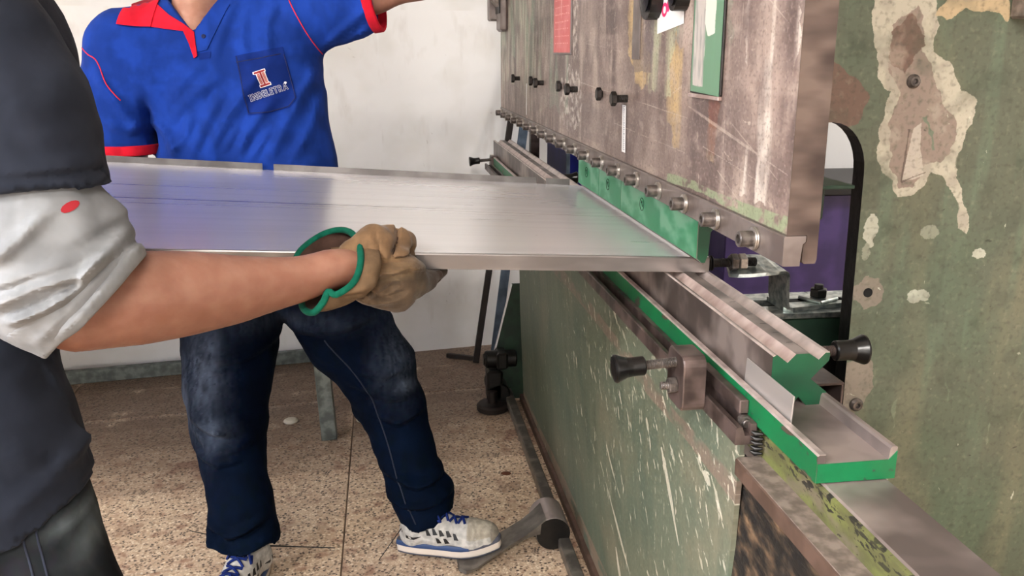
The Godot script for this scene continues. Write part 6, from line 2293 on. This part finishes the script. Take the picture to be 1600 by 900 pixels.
func man_in_front() -> void:
	var t := thing("person", "man in dark t-shirt over rolled grey sleeves, his leather glove gripping the sheet", "person", V(-0.55, 0, -1.25))
	var shaded_skin := func(p: Vector3, n: Vector3) -> Color: return lin(0.6, 0.445, 0.38).lerp(lin(0.5, 0.34, 0.275), clampf(0.35 - n.y * 0.6, 0.0, 0.8))  # downward faces darkened, shade painted into the skin
	var b := Fld.new(V(-0.95, -0.02, -1.7), V(0.05, 1.8, -0.95), 0.011)
	b.cap(V(-0.61, 0.88, -1.29), V(-0.6, 1.12, -1.36), 0.115, 0.12, 0.06)
	b.cap(V(-0.6, 1.12, -1.36), V(-0.62, 1.36, -1.44), 0.125, 0.14, 0.06)
	b.cap(V(-0.55, 1.45, -1.34), V(-0.78, 1.47, -1.5), 0.075, 0.08, 0.06)
	b.cap(V(-0.62, 1.45, -1.46), V(-0.6, 1.63, -1.5), 0.065, 0.055, 0.05)
	b.chain([[V(-0.53, 1.46, -1.28), 0.06], [V(-0.445, 1.24, -1.2), 0.058], [V(-0.408, 1.105, -1.172), 0.047]], 0.03)
	b.chain(even([[V(-0.398, 1.098, -1.175), 0.053], [V(-0.346, 1.098, -1.222), 0.0625], [V(-0.317, 1.095, -1.246), 0.0622], [V(-0.289, 1.091, -1.269), 0.0602], [V(-0.258, 1.087, -1.292), 0.0558], [V(-0.226, 1.083, -1.315), 0.0505], [V(-0.193, 1.081, -1.338), 0.0444], [V(-0.16, 1.08, -1.36), 0.039], [V(-0.123, 1.081, -1.383), 0.0345], [V(-0.08, 1.087, -1.41), 0.032], [V(-0.035, 1.075, -1.44), 0.03]]), 0.002)
	b.chain([[V(-0.8, 1.44, -1.5), 0.065], [V(-0.92, 1.2, -1.42), 0.05], [V(-0.88, 1.1, -1.46), 0.032]], 0.03)
	b.chain([[V(-0.56, 0.82, -1.25), 0.085], [V(-0.5, 0.47, -1.13), 0.06], [V(-0.5, 0.08, -1.16), 0.042]], 0.05)
	b.chain([[V(-0.69, 0.82, -1.31), 0.085], [V(-0.74, 0.47, -1.25), 0.06], [V(-0.78, 0.08, -1.3), 0.042]], 0.05)
	b.fold([V(-0.36, 1.07, -1.16), V(-0.3, 1.06, -1.21), V(-0.22, 1.07, -1.275), V(-0.16, 1.08, -1.325)], -0.003, 0.009)
	b.fold([V(-0.3, 1.13, -1.23), V(-0.22, 1.115, -1.29), V(-0.15, 1.1, -1.34)], 0.0015, 0.012)
	b.fold([V(-0.24, 1.1, -1.27), V(-0.2, 1.12, -1.31), V(-0.14, 1.11, -1.36)], 0.001, 0.004)
	var hx := Transform3D(Basis.from_euler(V(0.35, 2.4, 0.0)), V(-0.6, 1.575, -1.53))
	obj("body", merged([b.mesh(shaded_skin), moved(head(shaded_skin), hx), hand(V(-0.885, 1.105, -1.465), V(0.15, 0.15, -1), V(0, -1, 0.0), V(1, 0, 0), 0.2, shaded_skin)]), M.skin, t)
	hair(t, hx)
	# --- grey sleeve pushed up over the elbow
	var g := Fld.new(V(-0.62, 0.98, -1.36), V(-0.2, 1.4, -1.02), 0.0048)
	g.chain([[V(-0.45, 1.34, -1.215), 0.06], [V(-0.448, 1.26, -1.205), 0.07], [V(-0.436, 1.18, -1.192), 0.093], [V(-0.41, 1.135, -1.185), 0.092]], 0.03)
	g.cap(V(-0.36, 1.2, -1.205), V(-0.352, 1.208, -1.205), 0.03, 0.024, 0.03)
	g.cap(V(-0.425, 1.145, -1.165), V(-0.345, 1.075, -1.205), 0.088, 0.083, 0.02)
	g.cut(V(0.69, -0.72, -0.06), V(-0.366, 1.111, -1.18))
	for q in [[[V(-0.458, 1.133, 0), V(-0.405, 1.155, 0), V(-0.36, 1.165, 0), V(-0.332, 1.185, 0)], 0.011, 0.0075], [[V(-0.459, 1.118, 0), V(-0.415, 1.131, 0), V(-0.377, 1.144, 0), V(-0.36, 1.155, 0)], -0.007, 0.006], [[V(-0.442, 1.112, 0), V(-0.4, 1.128, 0), V(-0.361, 1.15, 0), V(-0.332, 1.19, 0)], 0.013, 0.007], [[V(-0.428, 1.1, 0), V(-0.385, 1.118, 0), V(-0.352, 1.148, 0), V(-0.34, 1.165, 0)], -0.006, 0.0065], [[V(-0.394, 1.09, 0), V(-0.358, 1.121, 0), V(-0.324, 1.16, 0), V(-0.294, 1.205, 0)], 0.006, 0.012], [[V(-0.396, 1.235, 0), V(-0.418, 1.212, 0), V(-0.45, 1.185, 0)], 0.01, 0.009], [[V(-0.455, 1.215, 0), V(-0.485, 1.18, 0)], 0.008, 0.01], [[V(-0.305, 1.221, 0), V(-0.339, 1.206, 0), V(-0.37, 1.19, 0)], -0.005, 0.008], [[V(-0.46, 1.155, 0), V(-0.41, 1.17, 0), V(-0.37, 1.18, 0)], 0.006, 0.008], [[V(-0.3, 1.22, 0), V(-0.335, 1.165, 0), V(-0.372, 1.118, 0), V(-0.405, 1.09, 0)], -0.005, 0.005], [[V(-0.47, 1.145, 0), V(-0.43, 1.155, 0), V(-0.4, 1.165, 0)], -0.005, 0.005]]:
		g.foldz(q[0], q[1] * (1.35 if q[1] > 0.0 else 1.0), q[2] * 0.9, -1.22)
	var n := FastNoiseLite.new()
	n.seed = 15
	n.frequency = 9.0
	g.rough(n, 0.004)
	var sleeve := obj("grey_sleeve", g.mesh(), M.grey_knit, t)
	var roll := Fld.new(V(-0.55, 0.96, -1.34), V(-0.22, 1.26, -1.03), 0.0048)
	roll.cap(V(-0.44, 1.16, -1.16), V(-0.335, 1.065, -1.21), 0.093, 0.0885, 0.01)
	roll.cut(V(0.69, -0.72, -0.06), V(-0.3655, 1.1105, -1.18))
	roll.cut(V(-0.66, 0.74, 0.05), V(-0.398, 1.146, -1.177))
	for q in [[[V(-0.32, 1.18, 0), V(-0.37, 1.13, 0), V(-0.42, 1.08, 0)], 0.005, 0.007], [[V(-0.33, 1.2, 0), V(-0.36, 1.16, 0), V(-0.385, 1.12, 0)], -0.004, 0.005], [[V(-0.35, 1.11, 0), V(-0.385, 1.075, 0), V(-0.4, 1.065, 0)], -0.004, 0.005]]:
		roll.foldz(q[0], q[1], q[2], -1.22)
	roll.rough(n, 0.004)
	obj("rolled_cuff", roll.mesh(), M.grey_knit, sleeve)
	var st := mb()
	var dot := []
	for i in 12:
		dot.append(Vector2(-0.3765 + 0.0078 * cos(TAU * i / 12), 1.239 + 0.0062 * sin(TAU * i / 12 + 0.3)))
	patch(st, g, dot, -1.0, 0.0012, 0.004)
	obj("red_dot", st, M.dot_red, sleeve)
	# --- dark t-shirt
	var f := Fld.new(V(-1.05, 0.7, -1.72), V(-0.25, 1.72, -0.98), 0.009)
	f.chain([[V(-0.54, 1.52, -1.28), 0.08], [V(-0.503, 1.42, -1.245), 0.094], [V(-0.47, 1.33, -1.22), 0.102], [V(-0.446, 1.2, -1.198), 0.113]], 0.03)
	f.cut(V(-0.03, -1, 0), V(-0.4, 1.257, -1.2), V(-1, 1.0, -1.5), V(-0.2, 1.45, -0.9))
	f.chain([[V(-0.84, 1.46, -1.5), 0.085], [V(-0.92, 1.25, -1.43), 0.085]], 0.03)
	f.cap(V(-0.57, 1.47, -1.36), V(-0.78, 1.49, -1.5), 0.1, 0.1, 0.05)
	f.chain([[V(-0.626, 1.4, -1.46), 0.175], [V(-0.615, 1.25, -1.41), 0.165], [V(-0.645, 1.089, -1.352), 0.16], [V(-0.648, 0.99, -1.305), 0.16], [V(-0.62, 0.88, -1.26), 0.17], [V(-0.592, 0.74, -1.215), 0.19]], 0.02)
	f.carve(V(-0.61, 1.6, -1.49), V(-0.6, 1.75, -1.52), 0.07, 0.09)
	f.cut(V(0.3, -0.954, 0), V(-0.405, 0.84, -1.12), V(-1, 0.6, -1.6), V(-0.2, 1.0, -0.9))
	f.foldz([V(-0.3, 1.278, 0), V(-0.45, 1.273, 0), V(-0.62, 1.264, 0)], -0.006, 0.006, -1.2)
	f.foldz([V(-0.3, 1.291, 0), V(-0.45, 1.286, 0), V(-0.62, 1.277, 0)], 0.004, 0.009, -1.2)
	for q in [[[V(-0.478, 1.053, 0), V(-0.438, 1.017, 0), V(-0.423, 0.982, 0)], 0.011, 0.014], [[V(-0.48, 0.985, 0), V(-0.444, 0.966, 0), V(-0.417, 0.937, 0)], -0.01, 0.014], [[V(-0.494, 0.934, 0), V(-0.453, 0.895, 0), V(-0.407, 0.892, 0)], 0.012, 0.016], [[V(-0.459, 1.085, 0), V(-0.451, 1.035, 0), V(-0.454, 0.984, 0)], 0.012, 0.012], [[V(-0.49, 0.853, 0), V(-0.44, 0.876, 0), V(-0.398, 0.9, 0)], 0.009, 0.013], [[V(-0.347, 1.463, 0), V(-0.334, 1.392, 0), V(-0.33, 1.303, 0)], 0.006, 0.016], [[V(-0.38, 1.477, 0), V(-0.375, 1.406, 0), V(-0.391, 1.334, 0)], 0.006, 0.02], [[V(-0.421, 1.371, 0), V(-0.398, 1.334, 0), V(-0.358, 1.311, 0)], 0.005, 0.016]]:
		f.foldz(q[0], q[1], q[2], -1.26)
	n.frequency = 5.0
	f.rough(n, 0.006)
	obj("t_shirt", f.mesh(), M.tee_navy, t)
	# --- jeans and boots
	var j := Fld.new(V(-0.98, 0.0, -1.5), V(-0.26, 0.98, -0.92), 0.011)
	j.cap(V(-0.56, 0.82, -1.23), V(-0.68, 0.82, -1.29), 0.12, 0.12, 0.04)
	j.chain([[V(-0.55, 0.75, -1.2), 0.134], [V(-0.5, 0.6, -1.155), 0.13], [V(-0.48, 0.45, -1.12), 0.095], [V(-0.49, 0.25, -1.14), 0.085], [V(-0.5, 0.06, -1.16), 0.09]], 0.04)
	j.chain([[V(-0.7, 0.78, -1.3), 0.125], [V(-0.74, 0.45, -1.26), 0.095], [V(-0.77, 0.25, -1.28), 0.085], [V(-0.78, 0.06, -1.3), 0.09]], 0.04)
	j.cut(V(0, -1, 0), V(0, 0.06, 0))
	j.rough(n, 0.006)
	var base := lin(0.16, 0.17, 0.19)
	var pale := lin(0.55, 0.6, 0.62)
	var nn := FastNoiseLite.new()
	nn.seed = 33
	nn.frequency = 14.0
	var jt := func(p: Vector3, _n: Vector3) -> Color:
		var c := denim_tone(p, [[V(-0.415, 0.785, -1.1), V(0.012, 0.03, 0.2), 0.6], [V(-0.43, 0.81, -1.1), V(0.025, 0.01, 0.2), 0.5]], base, pale)
		return c * (0.85 + 0.3 * nn.get_noise_3d(p.x * 3.0, p.y, p.z * 3.0))
	var jeans := obj("jeans", j.mesh(jt), M.denim, t)
	st = mb()
	for dx in [0.0, 0.012]:
		var pts := []
		for p in smooth_line([V(-0.475, 0.82, 0), V(-0.463, 0.77, 0), V(-0.452, 0.72, 0), V(-0.445, 0.62, 0), V(-0.445, 0.5, 0)], 8):
			pts.append(j.hit(V(p.x + dx, p.y, -0.93), V(0, 0, -1)))
		tube(st, pts, 0.0018, 6)
	obj("seam", st, M.seam_navy, jeans)
	for s in [[V(-0.5, 0.002, -1.1), 1.25], [V(-0.78, 0.002, -1.24), 1.7]]:
		var q := Node3D.new()
		q.name = "work_shoe"
		t.add_child(q, true)
		base_of[q] = base_of[t]
		shoe(q, Transform3D(Basis.from_euler(V(0, s[1], 0)), s[0]))
	# --- leather glove with a green hem
	var w := Fld.new(V(-0.12, 0.98, -1.64), V(0.15, 1.18, -1.34), 0.0042)
	w.cap(V(-0.028, 1.072, -1.446), V(0.011, 1.066, -1.462), 0.037, 0.045, 0.02)
	w.cap(V(-0.03, 1.05, -1.43), V(0.012, 1.036, -1.45), 0.03, 0.036, 0.02)
	w.chain([[V(-0.049, 1.098, -1.447), 0.03], [V(-0.019, 1.114, -1.463), 0.029], [V(0.013, 1.11, -1.494), 0.026], [V(0.03, 1.1, -1.532), 0.02], [V(0.036, 1.0975, -1.556), 0.0155]], 0.014)
	w.chain([[V(-0.03, 1.105, -1.48), 0.026], [V(0.0, 1.114, -1.5), 0.022], [V(0.012, 1.106, -1.535), 0.0165], [V(0.014, 1.1, -1.558), 0.0135]], 0.008)
	w.chain([[V(0.01, 1.055, -1.452), 0.036], [V(0.04, 1.045, -1.475), 0.027], [V(0.064, 1.039, -1.5), 0.017], [V(0.086, 1.043, -1.521), 0.01]], 0.015)
	for k in 3:
		var d := V(0.002 * k, -0.003 * k, -0.024 * (k + 1))
		w.chain([[V(0.0, 1.046, -1.46) + d * 0.6, 0.022], [V(0.05, 1.034, -1.49) + d, 0.0135], [V(0.08, 1.034, -1.52) + d, 0.012], [V(0.098 - 0.006 * k, 1.04, -1.538) + d, 0.0105]], 0.006)
	for q in [[[V(-0.026, 1.107, 0), V(-0.004, 1.09, 0), V(0.048, 1.094, 0)], -0.007, 0.0045], [[V(-0.046, 1.07, 0), V(-0.016, 1.042, 0), V(0.015, 1.057, 0)], -0.006, 0.005], [[V(-0.062, 1.044, 0), V(-0.027, 1.026, 0), V(0.02, 1.03, 0)], 0.005, 0.005], [[V(-0.005, 1.074, 0), V(0.037, 1.083, 0), V(0.068, 1.07, 0)], 0.006, 0.005], [[V(0.021, 1.142, 0), V(0.018, 1.116, 0), V(0.006, 1.095, 0)], -0.007, 0.003], [[V(-0.036, 1.059, 0), V(-0.007, 1.02, 0)], -0.005, 0.005], [[V(-0.018, 1.138, 0), V(-0.011, 1.117, 0), V(-0.01, 1.106, 0)], -0.003, 0.004], [[V(-0.03, 1.08, 0), V(0.0, 1.075, 0), V(0.03, 1.06, 0)], 0.005, 0.006], [[V(-0.05, 1.085, 0), V(-0.02, 1.07, 0), V(0.02, 1.072, 0)], -0.005, 0.004], [[V(-0.03, 1.034, 0), V(0.0, 1.036, 0), V(0.03, 1.045, 0)], -0.005, 0.005], [[V(-0.045, 1.055, 0), V(-0.02, 1.03, 0)], 0.004, 0.005]]:
		w.foldz(q[0], q[1] * 1.5, q[2], -1.52)
	n.frequency = 26.0
	w.rough(n, 0.003)
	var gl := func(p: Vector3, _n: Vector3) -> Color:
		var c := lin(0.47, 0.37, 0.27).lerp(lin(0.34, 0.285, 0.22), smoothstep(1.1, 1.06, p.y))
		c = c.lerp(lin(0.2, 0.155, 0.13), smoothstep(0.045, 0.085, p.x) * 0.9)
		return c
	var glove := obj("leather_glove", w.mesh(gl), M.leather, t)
	var ring := [V(-0.149, 1.087, -1.5), V(-0.132, 1.104, -1.523), V(-0.099, 1.123, -1.523), V(-0.066, 1.131, -1.5), V(-0.046, 1.124, -1.453), V(-0.04, 1.107, -1.406), V(-0.044, 1.087, -1.38), V(-0.056, 1.07, -1.367), V(-0.079, 1.057, -1.362), V(-0.091, 1.061, -1.366), V(-0.099, 1.046, -1.362), V(-0.115, 1.029, -1.365), V(-0.132, 1.029, -1.388), V(-0.138, 1.041, -1.423), V(-0.149, 1.061, -1.483)]
	var mid := [V(-0.046, 1.098, -1.488), V(-0.043, 1.103, -1.499), V(-0.035, 1.112, -1.501), V(-0.024, 1.116, -1.49), V(-0.013, 1.118, -1.457), V(-0.009, 1.108, -1.423), V(-0.01, 1.088, -1.397), V(-0.015, 1.069, -1.387), V(-0.026, 1.054, -1.385), V(-0.036, 1.046, -1.389), V(-0.047, 1.038, -1.399), V(-0.058, 1.03, -1.419), V(-0.06, 1.035, -1.442), V(-0.056, 1.061, -1.469), V(-0.051, 1.084, -1.485)]
	var r0 := smooth_line(ring, 4, true)
	var r1 := smooth_line(mid, 4, true)
	var heart := V(-0.01, 1.068, -1.455)
	var rows := []
	for k in 9:
		var u := k / 8.0
		var row := []
		for i in r0.size():
			var p: Vector3 = r0[i].lerp(r1[i], minf(u * 1.35, 1.0))
			if u > 0.74:
				p = p.lerp(heart, (u - 0.74) * 2.0)
			var out: Vector3 = (p - heart.lerp(V(-0.09, 1.08, -1.43), 1.0 - u)).normalized()
			row.append(p + out * (0.004 * sin(PI * minf(u * 1.3, 1.0)) + 0.003 * sin(i * 0.9) * sin(PI * u)))
		rows.append(row)
	st = mb()
	loft(st, rows, true, false)
	var cuff := obj("glove_cuff", st, M.leather_tan, glove)
	var inner := []
	for k in 7:
		var row := []
		for i in r0.size():
			row.append(rows[k][i].lerp(heart.lerp(V(-0.1, 1.08, -1.43), 1.0 - k / 8.0), 0.07))
		inner.append(row)
	st = mb()
	loft(st, inner, true, false, true)
	obj("lining", st, M.lining, cuff)
	st = mb()
	tube(st, r0, 0.0056, 8, true)
	obj("green_hem", st, M.glove_trim, cuff)
	st = mb()
	var seam := []
	for p in smooth_line([V(0.02, 1.122, 0), V(0.018, 1.114, 0), V(0.01, 1.097, 0)], 8):
		seam.append(w.hit(V(p.x, p.y, -1.35), V(0, 0, -1), 0.25))
	tube(st, seam, 0.0014, 6)
	obj("seam", st, M.lining, glove)


func people() -> void:
	people_materials()
	cloth("leather_tan", Color(0.42, 0.34, 0.26), 0.09, 0.75, 0.25, 115)
	man_in_blue()
	man_in_front()
